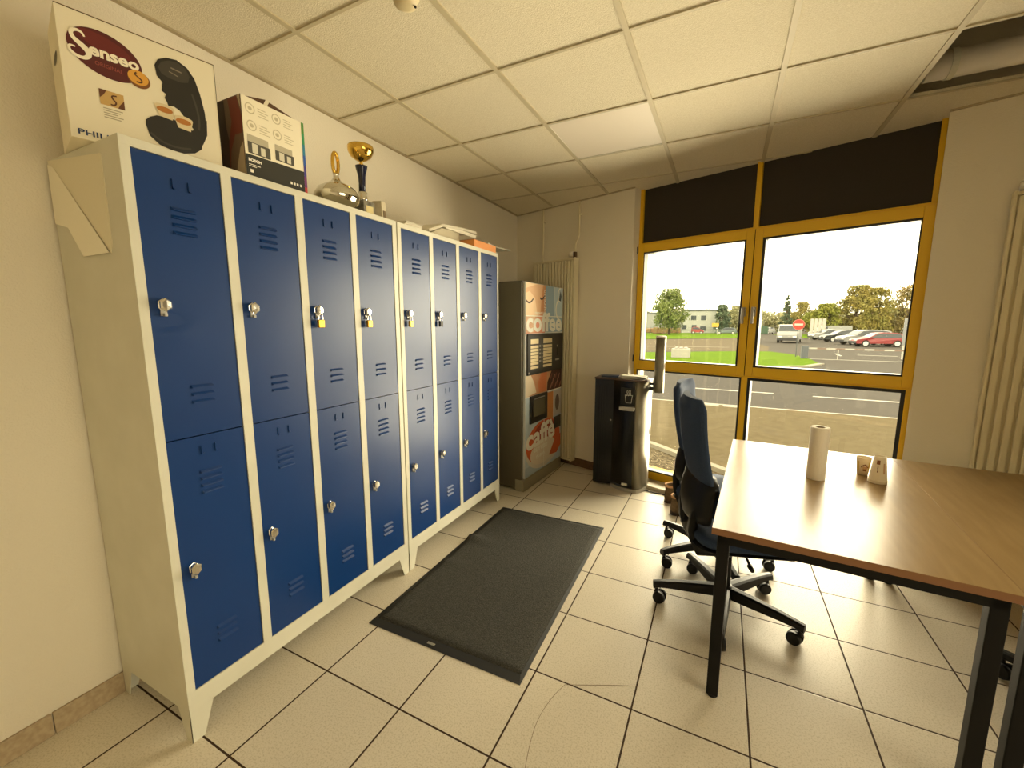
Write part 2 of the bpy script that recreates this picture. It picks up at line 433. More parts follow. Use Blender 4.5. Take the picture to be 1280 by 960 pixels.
# ------------------------------------------------------------------ lockers
DW = 0.246; PITCH = 0.2837
def door_mesh(z0, z1, dent=False):
    """local: y 0..DW, x=0 is the front face, z absolute"""
    mb = MB(M_blue)
    t = .018; ny, nz = (14, 40) if dent else (1, 1)
    def dx(y, z):
        if not dent: return 0.0
        return -.007 * math.exp(-((y - .045) ** 2 / .0022 + (z - 1.478) ** 2 / .00035)) + .004 * math.exp(-((y - .06) ** 2 / .003 + (z - 1.445) ** 2 / .0006))
    g = [[mb._v((dx(DW * i / ny, z0 + (z1 - z0) * k / nz), DW * i / ny, z0 + (z1 - z0) * k / nz)) for k in range(nz + 1)] for i in range(ny + 1)]
    mb.sm = dent
    for i in range(ny):
        for k in range(nz): mb._f([g[i][k], g[i + 1][k], g[i + 1][k + 1], g[i][k + 1]])
    mb.sm = False
    mb.bb((-t, 0, z0), (-.0015, DW, z1))
    def louvre(z):
        mb.prism([(0, .088, z - .0055), (.0075, .092, z - .0045), (.0068, .092, z - .0015), (0, .088, z + .006)], (0, .066, 0))
    top = 1.834 if z0 > 1 else .964
    for k in range(4): louvre(top - k * .0245)
    bot = 1.262 if z0 > 1 else .372
    for k in range(3): louvre(bot - k * .026)
    zl = top + .075
    for y_ in (.100, .145):
        mb.bb((0, y_ - .0018, zl - .014), (.004, y_ + .0018, zl + .016)); mb.bb((0, y_ - .0018, zl - .014), (.004, y_ + .008, zl - .011))
    return mb
def lock_mesh():
    mb = MB(M_chrome)
    mb.T = Matrix.Rotation(PI / 2, 4, 'Y')
    mb.lathe([(.016, 0), (.016, .004), (.011, .006), (.010, .012), (.0165, .014), (.0175, .022), (.013, .0265), (.001, .027)], seg=6, sx=1.25)
    mb.T = Matrix.Identity(4); mb.use(M_steelgrey); mb.bb((0, -.009, -.034), (.004, .009, -.012), .001); mb.bb((.004, -.004, -.036), (.016, .004, -.026), .001)
    return mb
dm = {}
for key, args in dict(u=(1.0935, 1.985), l=(0.191, 1.0895), d=(1.0935, 1.985, True)).items():
    o = door_mesh(*args).build('door_' + key); dm[key] = o.data; bpy.data.objects.remove(o); dm[key].name = 'locker_door_' + key
o = lock_mesh().build('turn_lock'); LK = o.data; bpy.data.objects.remove(o)
def locker(y0, y1, first, dent, label):
    t = thing('locker_cabinet', label, 'locker', (XF, y0, 0))
    w = y1 - y0; D = XF - XW - .012; HH = 2.0132; zb = .115; f = first - y0
    mb = MB(M_lock_white); e = .0015
    mb.bb((-D, 0, zb + .001), (-.001, .002, HH - .001)); mb.bb((-D, w - .002, zb + .001), (-.001, w, HH - .001))
    mb.bb((-D, .002, HH - .002), (-.02, w - .002, HH)); mb.bb((-D, .002, zb), (-D + .002, w - .002, HH - .002)); mb.bb((-D + .002, .002, .165), (-.0004, w - .002, .167))
    mb.bb((-.02, .0002, 1.987), (0, w - .0002, HH), .0008); mb.bb((-.02, .0002, zb), (0, w - .0002, .1895), .0008)
    edges = [0] + [v for k in range(4) for v in (f + k * PITCH - .0015, f + k * PITCH + DW + .0015)] + [w]
    edges[0] = .0006; edges[-1] = w - .0006
    for a, b in zip(edges[::2], edges[1::2]): mb.bb((-.02, a, .1885), (-.0002, b, 1.988))
    for a, b in zip(edges[::2][1:-1], edges[1::2][1:-1]): mb.bb((-D, (a + b) / 2 - .001, .167), (-.02, (a + b) / 2 + .001, HH))
    # feet: bent sheet, tapering down, on the front, back and both sides
    for sx, fx in ((0, -.002), (1, -D)):
        for yy, s_ in ((0, 1), (w, -1)):
            mb.prism([(fx, yy, zb + .002), (fx, yy, 0), (fx, yy + s_ * .04, 0), (fx, yy + s_ * .078, zb + .002)], (.002, 0, 0))
            xs = fx + .002 if sx == 0 else fx; d_ = -1 if sx == 0 else 1
            mb.prism([(xs, yy, zb + .002), (xs, yy, 0), (xs + d_ * .035, yy, 0), (xs + d_ * .075, yy, zb + .002)], (0, s_ * .002, 0))
    mb.build('body', t)
    mb = MB(M_dark); mb.bb((-.034, .003, .18), (-.024, w - .003, 1.99)); mb.build('gap_shade_panel', t)  # dark sheet standing in for the shade behind the door gaps
    for k in range(4):
        for lev in 'ul':
            d = bpy.data.objects.new('door', dm['d' if (dent and k == 0 and lev == 'u') else lev]); col.objects.link(d); d.parent = t
            d.location = (-.0035, f + k * PITCH, 0)
            l = bpy.data.objects.new('turn_lock', LK); col.objects.link(l); l.parent = d; l.location = (0, .036, 1.531 if lev == 'u' else .636)
    return t
locker(0.0, 1.157, .028, True, 'nearer white locker cabinet with eight blue doors, carrying two cardboard boxes and trophies')
locker(1.165, 2.312, 1.194, False, 'farther white locker cabinet with eight blue doors, standing next to the coffee machine')
# padlocks
def padlock(y, body, label):
    t = thing('padlock', label, 'padlock', (XF + .018, y, 1.49))
    mb = MB(body); mb.bb((-.008, -.015, -.034), (.008, .015, 0), .003); mb.build('case', t)
    mb = MB(M_chrome).use(M_chrome, True); mb.tube([(0, -.010, -.002), (0, -.010, .014), (0, -.008, .022), (0, 0, .026), (0, .008, .022), (0, .010, .014), (0, .010, -.002)], .0028, 8, 1); mb.build('shackle', t)
padlock(.595 + .036, M_brass, 'small brass padlock on the third upper blue door from the left')
padlock(.879 + .036, M_brass, 'small brass padlock on the fourth upper blue door, last of the nearer locker')
padlock(1.194 + .036, M_brass, 'small brass padlock on the first upper door of the farther locker')
padlock(1.477 + .036, M_black, 'small black padlock on the second upper door of the farther locker')

# sheet of paper taped to the locker side, one flap folded forward
t = thing('paper_sheet', 'pale creased paper sheet hanging on the side of the nearer locker by the wall', 'paper', (0.2, -.0002, 1.85))
mb = MB(mat('cream_sheet', (220, 212, 187), 0.6))
def sp(x, z): return (x - .2, 0, z - 1.85)
mb.prism([sp(.04, 2.012), sp(.412, 1.975), sp(.41, 1.72), sp(.396, 1.689), sp(.05, 1.99)], (0, -.0025, 0)); mb.build('sheet', t)
mb = MB(mat('white_sheet', (236, 230, 210), 0.55))
mb.prism([(-.16, -.003, .15), (-.12, -.003, .135), (.196, -.006, -.161), (.03, -.009, -.162), (-.066, -.005, -.062), (-.16, -.004, -.04)], (0, -.001, 0)); mb.build('folded_flap', t)

# ------------------------------------------------------------------ boxes on the lockers
HT = 2.0132
C_box = mat('box_card_white', (232, 224, 200), 0.55)
C_card = mat('box_card_raw', (170, 130, 84), 0.8)
def pm(n, c, r=.5): return mat('print_' + n, c, r)
bx = thing('cardboard_box', 'large white cardboard box printed with a black coffee maker, on the near locker', 'box', (.367, -.047, HT), -R(13.41))
mb = MB(C_box); W1, D1, H1 = .381, .205, .352
mb.bb((-D1, 0, .0005), (0, W1, H1), .0015)
mb.use(C_card); mb.bb((-D1 + .002, .002, H1 - .001), (-.0005, W1 - .002, H1 + .0012))
mb.use(pm('hole', (90, 82, 62)))
mb.frame((-D1, 0, 0), (1, 0, 0), (0, 0, 1)); mb.dell(.11, .24, .045, .013)
mb.frame((0, 0, 0), (0, 1, 0), (0, 0, 1))
mb.use(pm('outline', (70, 60, 40))); mb.drect(0, H1 - .0025, W1, H1 - .0005); mb.drect(W1 - .002, 0, W1 - .0005, H1)
mb.use(pm('maroon', (84, 22, 20))); mb.dell(.099, .256, .083, .062, .0008, 40, R(-14))
mb.use(pm('maroon_light', (104, 30, 26))); mb.dell(.098, .285, .06, .022, .001, 30, R(-14))
cream = pm('cream', (244, 236, 214))
mb.use(cream)
mb.dstroke([(.056, .287), (.052, .297), (.040, .300), (.028, .292), (.030, .276), (.046, .264), (.060, .252), (.062, .238), (.050, .227), (.032, .229), (.020, .240), (.022, .252), (.034, .252)], [.004, .006, .008, .009, .010, .014, .015, .012, .009, .008, .006, .006, .004], .0014)
mb.dtext('enseo', .062, .244, .112, .024, .0014, .035, rot=R(-1))
mb.use(pm('maroon_word', (150, 70, 60))); mb.dtext('ORIGINAL', .072, .221, .062, .011, .0014, .0, rot=R(-2))
mb.use(pm('pod_brown', (120, 74, 30))); mb.dell(.171, .219, .027, .025, .0016, 28)
mb.use(pm('pod_gold', (216, 158, 62))); mb.dell(.169, .224, .025, .021, .0018, 28)
mb.use(pm('pod_dark', (80, 40, 16))); mb.dstroke([(.166, .238), (.160, .232), (.168, .226), (.178, .219), (.176, .211), (.164, .211)], .004, .002)
mb.use(pm('photo_tan', (196, 160, 96))); mb.drect(.073, .114, .128, .157)
mb.use(pm('photo_brown', (98, 56, 30))); mb.dpoly([(.073, .157), (.09, .157), (.082, .142), (.073, .132)], .001); mb.dpoly([(.128, .114), (.128, .14), (.118, .126), (.112, .114)], .001)
mb.use(pm('pod_dark', 0)); mb.dstroke([(.112, .148), (.100, .146), (.102, .136), (.110, .13), (.106, .12), (.096, .12)], .004, .0012)
mb.use(pm('grey_text', (176, 166, 140)))
for k in range(5): mb.drect(.078, .104 - k * .0065, .122 - (k % 3) * .006, .107 - k * .0065)
mb.use(pm('navy', (24, 48, 92))); mb.dtext('PHILIPS', .016, .012, .098, .016, .0012, .015)
blk = pm('machine_black', (34, 32, 30), .35); gry = pm('machine_grey', (62, 58, 52), .35)
head = [(.218, .281), (.228, .302), (.25, .316), (.278, .321), (.305, .308), (.323, .282), (.335, .24), (.344, .184), (.345, .14), (.338, .112), (.326, .104), (.316, .108), (.300, .125), (.286, .145), (.272, .165), (.258, .172), (.243, .168), (.240, .180), (.235, .190), (.240, .203), (.229, .209), (.234, .236), (.221, .251)]
mb.use(blk); mb.dpoly([(p[0] - .004, p[1]) for p in head], .0008)
mb.use(gry); mb.dpoly([(.222, .278), (.232, .298), (.252, .310), (.276, .314), (.296, .303), (.306, .284), (.300, .262), (.28, .255), (.25, .256), (.23, .262)], .001)
mb.dstroke([(.308, .23), (.318, .19), (.322, .15), (.318, .12)], .006, .001)
mb.use(pm('machine_shine', (130, 122, 106))); mb.dstroke([(.256, .290), (.284, .286)], .004, .0012); mb.dstroke([(.250, .277), (.274, .270)], .003, .0012)
mb.use(blk); mb.dpoly([(.30, .115), (.344, .16), (.341, .11), (.326, .075), (.30, .06)], .0009); mb.dpoly([(.175, .092), (.176, .105), (.188, .118), (.205, .128), (.24, .132), (.27, .126), (.30, .112), (.318, .092), (.325, .075), (.320, .058), (.300, .04), (.268, .030), (.235, .031), (.205, .039), (.182, .06)], .001)
mb.use(gry); mb.dstroke([(.185, .07), (.21, .05), (.25, .043), (.29, .05)], .006, .0012)
cup = pm('cup_glass', (214, 198, 160)); cof = pm('coffee', (176, 112, 44))
for cx, cy in ((.228, .148), (.276, .128)):
    mb.use(cup); mb.dpoly([(cx - .026, cy + .016), (cx + .026, cy + .010), (cx + .018, cy - .022), (cx - .016, cy - .018)], .0014); mb.dell(cx, cy + .012, .026, .010, .0016)
    mb.use(cof); mb.dell(cx, cy + .004, .021, .009, .0018)
mb.build('carton', bx)

bx = thing('cardboard_box', 'smaller white box with black band and rainbow edge, between big box and trophies', 'box', (.45, .413, HT))
mb = MB(C_box); W2, D2, H2 = .262, .19, .304
mb.bb((-D2, 0, .0005), (0, W2, H2), .001)
# the lid: two flaps meeting in a ridge
bc = pm('carton_brown', (88, 58, 36))
mb.use(bc); mb.prism([(-.012, .002, H2), (-.03, .118, H2 + .036), (-.012, W2 - .002, H2)], (-.03, 0, 0)); mb.bb((-D2 + .004, .004, H2), (-.04, W2 - .004, H2 + .004))
mb.use(C_box); mb.prism([(-.009, .092, H2), (-.009, .106, H2), (-.027, .134, H2 + .036), (-.027, .118, H2 + .036)], (.002, 0, 0))
mb.frame((0, 0, 0), (0, 1, 0), (0, 0, 1))
def q2(y, z): return (y - .413, z - HT)
mb.use(pm('band_black', (40, 40, 34), .4)); mb.dpoly([(0, 0), (W2 - .012, 0), (W2 - .012, .106), (0, .098)])
mb.use(pm('pale_grey', (206, 198, 172)))
for y, z in ((.444, 2.279), (.55, 2.283), (.446, 2.219), (.55, 2.224)):
    a, b = q2(y, z); mb.use(pm('icon_grey', (190, 180, 150))); mb.dring(a, b, .019, .019, .0035); mb.dell(a, b, .008, .007)
    for k in range(4): mb.drect(a + .03, b + .010 - k * .009, a + .062 + (k % 2) * .010, b + .013 - k * .009)
for (y0, z0, y1, z1) in ((.425, 2.117, .508, 2.184), (.536, 2.126, .612, 2.186)):
    a0, b0 = q2(y0, z0); a1, b1 = q2(y1, z1)
    mb.use(pm('shot_grey', (176, 168, 146))); mb.drect(a0, b0, a1, b1)
    mb.use(pm('shot_dark', (74, 70, 60))); mb.drect(a0, b0, a1 + .006, b0 + (b1 - b0) * .62, .001)
    mb.use(pm('shot_white', (206, 200, 180))); mb.drect(a0 + .016, b0 + .004, a0 + .038, b0 + (b1 - b0) * .58, .0012); mb.drect(a0 + .05, b0 + .004, a0 + .068, b0 + (b1 - b0) * .5, .0012)
mb.use(pm('word_white', (240, 236, 222)))
mb.dtext('BOSCH', .010, .074, .050, .011, .0012, .05)
for k in range(2): mb.drect(.010, .062 - k * .006, .056 - k * .016, .0645 - k * .006, .001)
mb.drect(.014, .034, .026, .046, .001)
for a in (.182, .196, .21, .226): mb.drect(a, .038, a + .009, .048, .001)
cols = [(70, 130, 50), (50, 140, 90), (30, 120, 150), (30, 80, 160), (60, 50, 130), (110, 40, 110), (190, 50, 50)]
for k in range(7):
    mb.use(pm('spectrum%d' % k, cols[k])); b1 = .304 - k * .0434; mb.drect(W2 - .012, b1 - .0434, W2, b1, .0009)
# left side: dark red and brown photo print
mb.frame((-D2, 0, 0), (1, 0, 0), (0, 0, 1))
dk = pm('print_dark', (44, 26, 20)); rd = pm('print_red', (104, 40, 26)); tn = pm('print_tan', (168, 150, 122)); br = pm('print_mid', (96, 76, 58))
mb.use(br); mb.drect(0, 0, D2, H2)
mb.use(dk); mb.dpoly([(0, .06), (.06, .05), (.10, .06), (.105, .14), (.09, .2), (.085, .30), (0, .30)], .001)
mb.use(rd); mb.dpoly([(.09, .04), (.11, .12), (.14, .17), (.185, .17), (.186, .23), (.165, .30), (.11, .30), (.125, .22), (.10, .15)], .0012)
mb.use(tn); mb.dpoly([(.12, .0), (.185, .0), (.186, .14), (.165, .12), (.14, .06)], .0012); mb.dpoly([(.168, .302), (.186, .302), (.186, .25)], .0014)
mb.build('carton', bx)

# ------------------------------------------------------------------ trophies
GOLD = mat('gold_plate', (226, 186, 88), 0.12, 1.0); SILV = mat('silver_plate', (214, 210, 198), 0.1, 1.0)
t = thing('trophy', 'silver onion-shaped lidded cup with a thin gold ring finial, on the locker', 'trophy', (.35, .925, HT))
mb = MB(SILV).use(SILV, True)
mb.lathe([(.055, 0), (.06, .01), (.098, .05), (.108, .075), (.106, .092), (.085, .122), (.05, .142), (.026, .156), (.014, .172), (.012, .186), (.016, .19), (.001, .192)], seg=40); mb.build('bowl', t)
mb = MB(GOLD).use(GOLD, True)
pts = [(0, .017 * math.cos(a), .188 + .052 + .05 * math.sin(a)) for a in [2 * PI * k / 20 - PI / 2 for k in range(21)]]
mb.tube(pts, .0085, 10); mb.cyl((-.002, 0, .19), (-.002, 0, .205), .008); mb.build('ring', t)
t = thing('trophy', 'tall gold trophy cup on a dark blue stem, right of the silver one', 'trophy', (.35, 1.095, HT))
mb = MB(GOLD).use(GOLD, True)
mb.lathe([(.006, .283), (.014, .287), (.008, .296), (.010, .303), (.03, .312), (.052, .328), (.064, .350), (.066, .372), (.064, .378), (.060, .374), (.046, .342), (.001, .330)], seg=36); mb.build('cup', t)
mb = MB(mat('navy_lacquer', (18, 24, 54), 0.2)).use(mat('navy_lacquer', 0), True); mb.lathe([(.018, .150), (.017, .19), (.019, .23), (.030, .275), (.031, .281), (.001, .283)], seg=24); mb.build('stem', t)
mb = MB(SILV).use(SILV, True); mb.lathe([(.001, .10), (.028, .102), (.026, .12), (.020, .135), (.024, .15), (.001, .153)], seg=24); mb.build('collar', t)
mb = MB(mat('grey_marble', (150, 144, 128), 0.3, noise=(30, (90, 86, 74), 0.3))); mb.bb((-.045, -.04, 0), (.045, .04, .10), .004)
mb.use(pm('plate', (226, 210, 150))); mb.bb((.045, -.025, .03), (.0465, .025, .075)); mb.build('base', t)
t = thing('trophy', 'small white marble trophy block leaning beside the tall gold cup', 'trophy', (.385, 1.178, HT), .3)
mb = MB(mat('white_marble', (216, 206, 180), 0.3, noise=(20, (190, 178, 150), 0.3))); mb.box((0, 0, .062), (.055, .05, .115), (R(6), 0, 0), .004); mb.build('block', t)
mb = MB(pm('plate_dark', (104, 84, 50))); mb.box((.029, 0, .05), (.002, .028, .04), (R(6), 0, 0)); mb.build('plate', t)

# ------------------------------------------------------------------ flat things on the farther locker
wp = mat('white_plastic_sheet', (224, 218, 200), 0.4)
t = thing('paper_stack', 'thin stack of papers lying at the near end of the farther locker', 'paper', (.33, 1.42, HT))
mb = MB(wp)
for k in range(6): mb.box((rnd.uniform(-.006, .006), rnd.uniform(-.006, .006), .005 + k * .009), (.19, .15, .0085), (0, 0, rnd.uniform(-.05, .05)))
mb.build('sheets', t)
t = thing('plastic_tray', 'white plastic tray propped on the farther locker beside the orange box', 'tray', (.36, 1.82, HT))
mb = MB(wp).use(wp)
sec = [(-.26, .046), (-.22, .060), (-.10, .108), (.15, .128), (.31, .136)]
mb.rings([[(xx, y, z + dz) for xx, dz in ((-.09, .0), (-.085, .012), (.065, .004), (.07, -.012), (.06, -.016), (-.08, -.012))] for y, z in sec])
mb.bb((.062, -.08, .088), (.067, .31, .112)); mb.build('tray', t)
mb = MB(mat('grey_card', (196, 186, 160), .7)); mb.prism([(-.08, -.22, 0), (-.08, .11, 0), (-.08, .11, .102), (-.08, -.10, .086), (-.08, -.22, .036)], (.13, 0, 0)); mb.build('support_block', t)
t = thing('cardboard_box', 'flat orange-brown box at the far end of the farther locker', 'box', (.41, 2.185, HT))
mb = MB(mat('orange_card', (222, 146, 78), .6)); mb.bb((-.12, -.205, 0), (.09, .118, .054), .002); mb.use(mat('orange_card_dark', (170, 104, 56), .7)); mb.bb((-.115, -.20, .054), (.085, .113, .057))
mb.build('carton', t)
t = thing('paper_sheet', 'grey-white sheet lying on the orange box and sticking out past the locker end', 'paper', (.38, 2.39, HT + .066))
mb = MB(mat('grey_sheet', (186, 184, 166), .5)); mb.box((0, 0, 0), (.20, .36, .006), (0, R(3), R(-6))); mb.use(wp); mb.box((-.01, -.06, .012), (.16, .18, .012), (0, R(3), R(8))); mb.build('sheet', t)

# ------------------------------------------------------------------ coffee vending machine
va = R(4.2)
vm = thing('vending_machine', 'tall hot drinks vending machine with coffee cup print, beside the blue lockers', 'vending machine', (.629, 2.545, 0), -va)
# local: y along the front 0..0.79, x=0 front face, -x to the wall
vb = mat('machine_body_grey', (92, 86, 70), 0.45); VD = .545; VW = .80; VH = 1.825
mb = MB(vb); mb.bb((-VD, 0, .02), (-.022, VW, VH), .006); mb.use(mat('machine_top', (58, 54, 44), .5)); mb.bb((-VD, .002, VH - .006), (-.022, VW - .002, VH + .002)); mb.use(M_dark); mb.cyl((-.3, -.001, .45), (-.3, .002, .45), .012)
mb.build('cabinet', vm)
mb = MB(mat('machine_plinth', (150, 144, 124), 0.35, 0.3)); mb.bb((-.08, -.004, 0), (.006, VW + .002, .105), .004); mb.build('plinth', vm)
sky_ = pm('pale_blue', (176, 196, 206)); peach = pm('peach', (226, 180, 136)); peach2 = pm('peach_deep', (206, 146, 100)); white = pm('white', (240, 238, 226))
mb = MB(pm('door_grey', (206, 208, 204))); mb.bb((-.022, .03, .108), (0, VW - .003, VH - .003), .004)
mb.frame((0, 0, 0), (0, 1, 0), (0, 0, 1))
mb.use(peach); mb.drect(.034, 1.40, .41, 1.818)
mb.use(pm('peach_light', (240, 208, 168))); mb.dpoly([(.034, 1.40), (.20, 1.40), (.25, 1.55), (.20, 1.70), (.10, 1.75), (.034, 1.73)], .001); mb.dpoly([(.034, 1.77), (.25, 1.818), (.034, 1.818)], .001)
mb.use(peach2); mb.dpoly([(.30, 1.54), (.41, 1.54), (.41, 1.818), (.36, 1.818), (.33, 1.70)], .001)
mb.use(pm('lash', (70, 46, 36))); mb.dstroke([(.04, 1.67), (.08, 1.65), (.13, 1.66), (.17, 1.69)], .014, .0012); mb.dstroke([(.30, 1.70), (.34, 1.69), (.39, 1.72), (.41, 1.76)], .018, .0012)
mb.use(pm('blue_a', (150, 176, 196))); mb.drect(.41, 1.40, .795, 1.818)
mb.use(pm('blue_b', (186, 206, 218))); mb.drect(.60, 1.54, .795, 1.818, .001)
mb.use(white); mb.dring(.74, 1.61, .11, .11, .02, .0012, 24, PI * .5, PI * 1.5); mb.dring(.74, 1.75, .06, .07, .014, .0012, 20, PI * .5, PI * 1.5)
mb.use(pm('slate', (60, 76, 92))); mb.dpoly([(.70, 1.70), (.74, 1.79), (.765, 1.74), (.75, 1.69)], .0014)
mb.use(white); mb.drect(.034, 1.538, .795, 1.546, .0014); mb.drect(.60, 1.40, .606, 1.818, .0012)
mb.dtext('espresso', .432, 1.56, .22, .05, .0014, .01, rot=PI / 2)
mb.dtext('cappuccino', .20, 1.552, .22, .032, .0016, .01)
mb.use(pm('coral', (226, 150, 120))); mb.drect(.034, 1.392, .40, 1.538, .001)
mb.use(white); mb.dtext('coffee', .042, 1.402, .735, .175, .0018, .03)
# middle print: hands and coffee beans
mb.use(pm('hand', (206, 150, 108))); mb.drect(.034, .84, .795, 1.03)
mb.use(pm('hand_pale', (230, 214, 186))); mb.dpoly([(.034, .84), (.24, .86), (.20, .95), (.13, 1.03), (.034, 1.03)], .001)
mb.use(pm('hand_deep', (214, 128, 82))); mb.dpoly([(.30, .85), (.44, .85), (.46, 1.03), (.34, 1.03), (.27, .94)], .001)
mb.use(pm('bean_dark', (60, 28, 22))); mb.dpoly([(.46, .84), (.795, .83), (.795, 1.03), (.56, 1.03), (.47, .93)], .001)
mb.use(pm('bean', (120, 70, 56)))
for k in range(9): mb.dell(.53 + (k % 5) * .055 + (k // 5) * .02, .87 + (k // 5) * .075 + (k % 2) * .03, .012, .034, .0014, 14, R(-30))
mb.use(pm('bean_line', (196, 150, 130)))
for k in range(7): mb.dstroke([(.54 + k * .036, .86 + (k % 3) * .04), (.565 + k * .036, .91 + (k % 3) * .04)], .008, .0016, 0)
# lower print
mb.use(pm('blue_low', (186, 202, 212))); mb.drect(.034, .112, .795, .84)
mb.use(pm('orange_strip', (206, 138, 78))); mb.drect(.455, .50, .605, .825, .001)
mb.use(pm('photo_low', (196, 190, 182))); mb.drect(.61, .57, .793, .82, .001); mb.use(pm('photo_low_dark', (110, 90, 84))); mb.dell(.70, .70, .05, .08, .0012)
mb.use(white); mb.drect(.034, .832, .795, .842, .0014); mb.drect(.604, .57, .61, .83, .0014)
mb.use(pm('saucer', (214, 208, 196))); mb.dell(.42, .345, .385, .225, .001, 44)
mb.use(pm('cup_orange', (206, 92, 44))); mb.dell(.41, .375, .36, .205, .0012, 44)
mb.use(pm('cup_red', (150, 52, 34))); mb.dell(.44, .46, .24, .10, .0014, 36)
mb.use(pm('cup_foam', (226, 214, 196))); mb.dell(.40, .28, .27, .12, .0015, 36)
mb.use(pm('cup_orange', 0)); mb.dpoly([(.52, .20), (.70, .18), (.793, .24), (.793, .36), (.68, .36), (.60, .28)], .0016)
mb.use(white); mb.drect(.40, .114, .408, .58, .0017)
mb.dtext('caff\u00e8', .05, .345, .60, .20, .002, .035, rot=R(2)); mb.dtext('espresso', .20, .285, .28, .06, .002, .02); mb.dtext('gusto', .24, .225, .18, .05, .002, .02)
mb.use(pm('blue_base', (168, 186, 198))); mb.drect(.034, .112, .40, .20, .0009)
mb.build('front_door', vm)
mb = MB(mat('panel_black', (26, 25, 22), .35)); mb.bb((0, .05, 1.03), (.014, VW - .012, 1.388), .005)
mb.frame((.014, 0, 0), (0, 1, 0), (0, 0, 1))
mb.use(pm('panel_charcoal', (54, 50, 40))); mb.drect(.085, 1.07, .54, 1.355)
mb.use(pm('button_cream', (232, 214, 170)))
for c0, c1 in ((.10, .25), (.345, .53)):
    mb.drect(c0, 1.30, c1, 1.342, .0012)
    for k in range(6): mb.drect(c0, 1.262 - k * .029, c1, 1.286 - k * .029, .0012)
    mb.drect(c0, 1.082, c1, 1.105, .0012)
mb.use(pm('key_grey', (170, 164, 150)))
for k in range(5):
    for a in (.268, .308): mb.drect(a, 1.27 - k * .034, a + .022, 1.287 - k * .034, .0012)
mb.use(pm('panel_slot', (8, 8, 8))); mb.drect(.64, 1.17, .665, 1.245, .0012); mb.use(pm('key_grey', 0)); mb.dell(.652, 1.265, .012, .010, .0012, 12); mb.drect(.61, 1.125, .70, 1.14, .0012); mb.dell(.07, 1.05, .010, .010, .0012, 12)
mb.build('selection_panel', vm)
mb = MB(mat('panel_black', 0))
mb.bb((0, .105, .59), (.016, .45, .842), .006); mb.use(mat('hatch_plastic', (96, 92, 72), .25)); mb.bb((.012, .16, .645), (.018, .39, .80), .003); mb.use(M_steelgrey); mb.bb((.016, .17, .805), (.020, .38, .815)); mb.build('cup_hatch', vm)
mb = MB(mat('panel_black', 0)); mb.bb((0, .625, .44), (.010, .775, .56), .004); mb.build('coin_return', vm)

# ------------------------------------------------------------------ radiators
M_rad = mat('radiator_enamel', (216, 206, 176), 0.5)
def radiator(s0, s1, z0, z1, label):
    t = thing('radiator', label, 'radiator'); t.matrix_world = MW @ Matrix.Translation((s0, WF, 0))
    w = s1 - s0; n = round(w / .042); p = (w - .03) / n
    mb = MB(M_rad)
    mb.bb((.015, -.07, z0 + .02), (w - .015, -.05, z1 - .02))
    for k in range(n):
        x = .015 + (k + .5) * p
        mb.box((x, -.078, (z0 + z1) / 2), (p * .72, .022, z1 - z0 - .05), None, .006, 2)
    mb.build('front_panel', t)
    for a in (0, w - .014): mb = MB(M_rad); mb.bb((a, -.088, z0), (a + .014, -.012, z1), .003); mb.build('side_panel', t)
    mb = MB(M_rad); mb.bb((.014, -.086, z1 - .022), (w - .014, -.014, z1 - .004), .003); mb.build('rail', t)
    mb = MB(M_rad); mb.bb((.014, -.086, z0 + .004), (w - .014, -.05, z0 + .022), .003); mb.build('rail', t)
    for z in (z0 + .15, z1 - .15):
        for fx in (.3, .7):
            mb = MB(M_steelgrey); mb.bb((w * fx - .02, -.05, z - .03), (w * fx + .02, -.0005, z + .03)); mb.build('bracket', t)
    return t
radiator(.365, .895, .06, 2.115, 'tall cream ribbed radiator behind the vending machine')
radiator(3.64, 4.26, .35, 2.15, 'tall cream ribbed radiator right of the window, behind the tables')
def pipe_thing(s_, pts, label, knob=None):
    t = thing('heating_pipe', label, 'pipe'); t.matrix_world = MW @ Matrix.Translation((s_, WF, 0))
    mb = MB(M_rad).use(M_rad, True); mb.tube(pts, .0085, 10, 1); mb.build('pipe', t)
    for z in ((pts[0][2] - .12,)):
        mb = MB(M_rad); mb.bb((-.014, -.03, z - .008), (.014, -.001, z + .008), .002); mb.build('pipe_clip', t)
    if knob:
        kx, kz = knob
        mb = MB(mat('valve_brown', (92, 70, 48), .4, .4)); mb.bb((kx - .014, -.055, kz - .045), (kx + .014, -.022, kz + .012), .004); mb.build('valve', t)
        mb = MB(M_panel_white).use(M_panel_white, True); mb.cyl((kx - .014, -.04, kz - .005), (kx - .065, -.04, kz - .005), .022, .024, 16); mb.build('valve_knob', t)
pipe_thing(.452, [(0, -.03, 2.64), (0, -.03, 2.4), (0, -.03, 2.12)], 'thin cream pipe from ceiling to the radiator behind the vending machine')
pipe_thing(.90, [(0, -.03, 2.64), (0, -.03, 2.40), (0, -.03, 2.31), (-.03, -.038, 2.26), (-.035, -.038, 2.20), (-.035, -.038, 2.125)], 'bent cream pipe with valve above the radiator behind the vending machine', (-.035, 2.16))
pipe_thing(3.73, [(0, -.03, 2.64), (0, -.03, 2.4), (0, -.038, 2.2), (0, -.038, 2.15)], 'cream pipe with dark valve above the radiator right of the window', (-.005, 2.185))

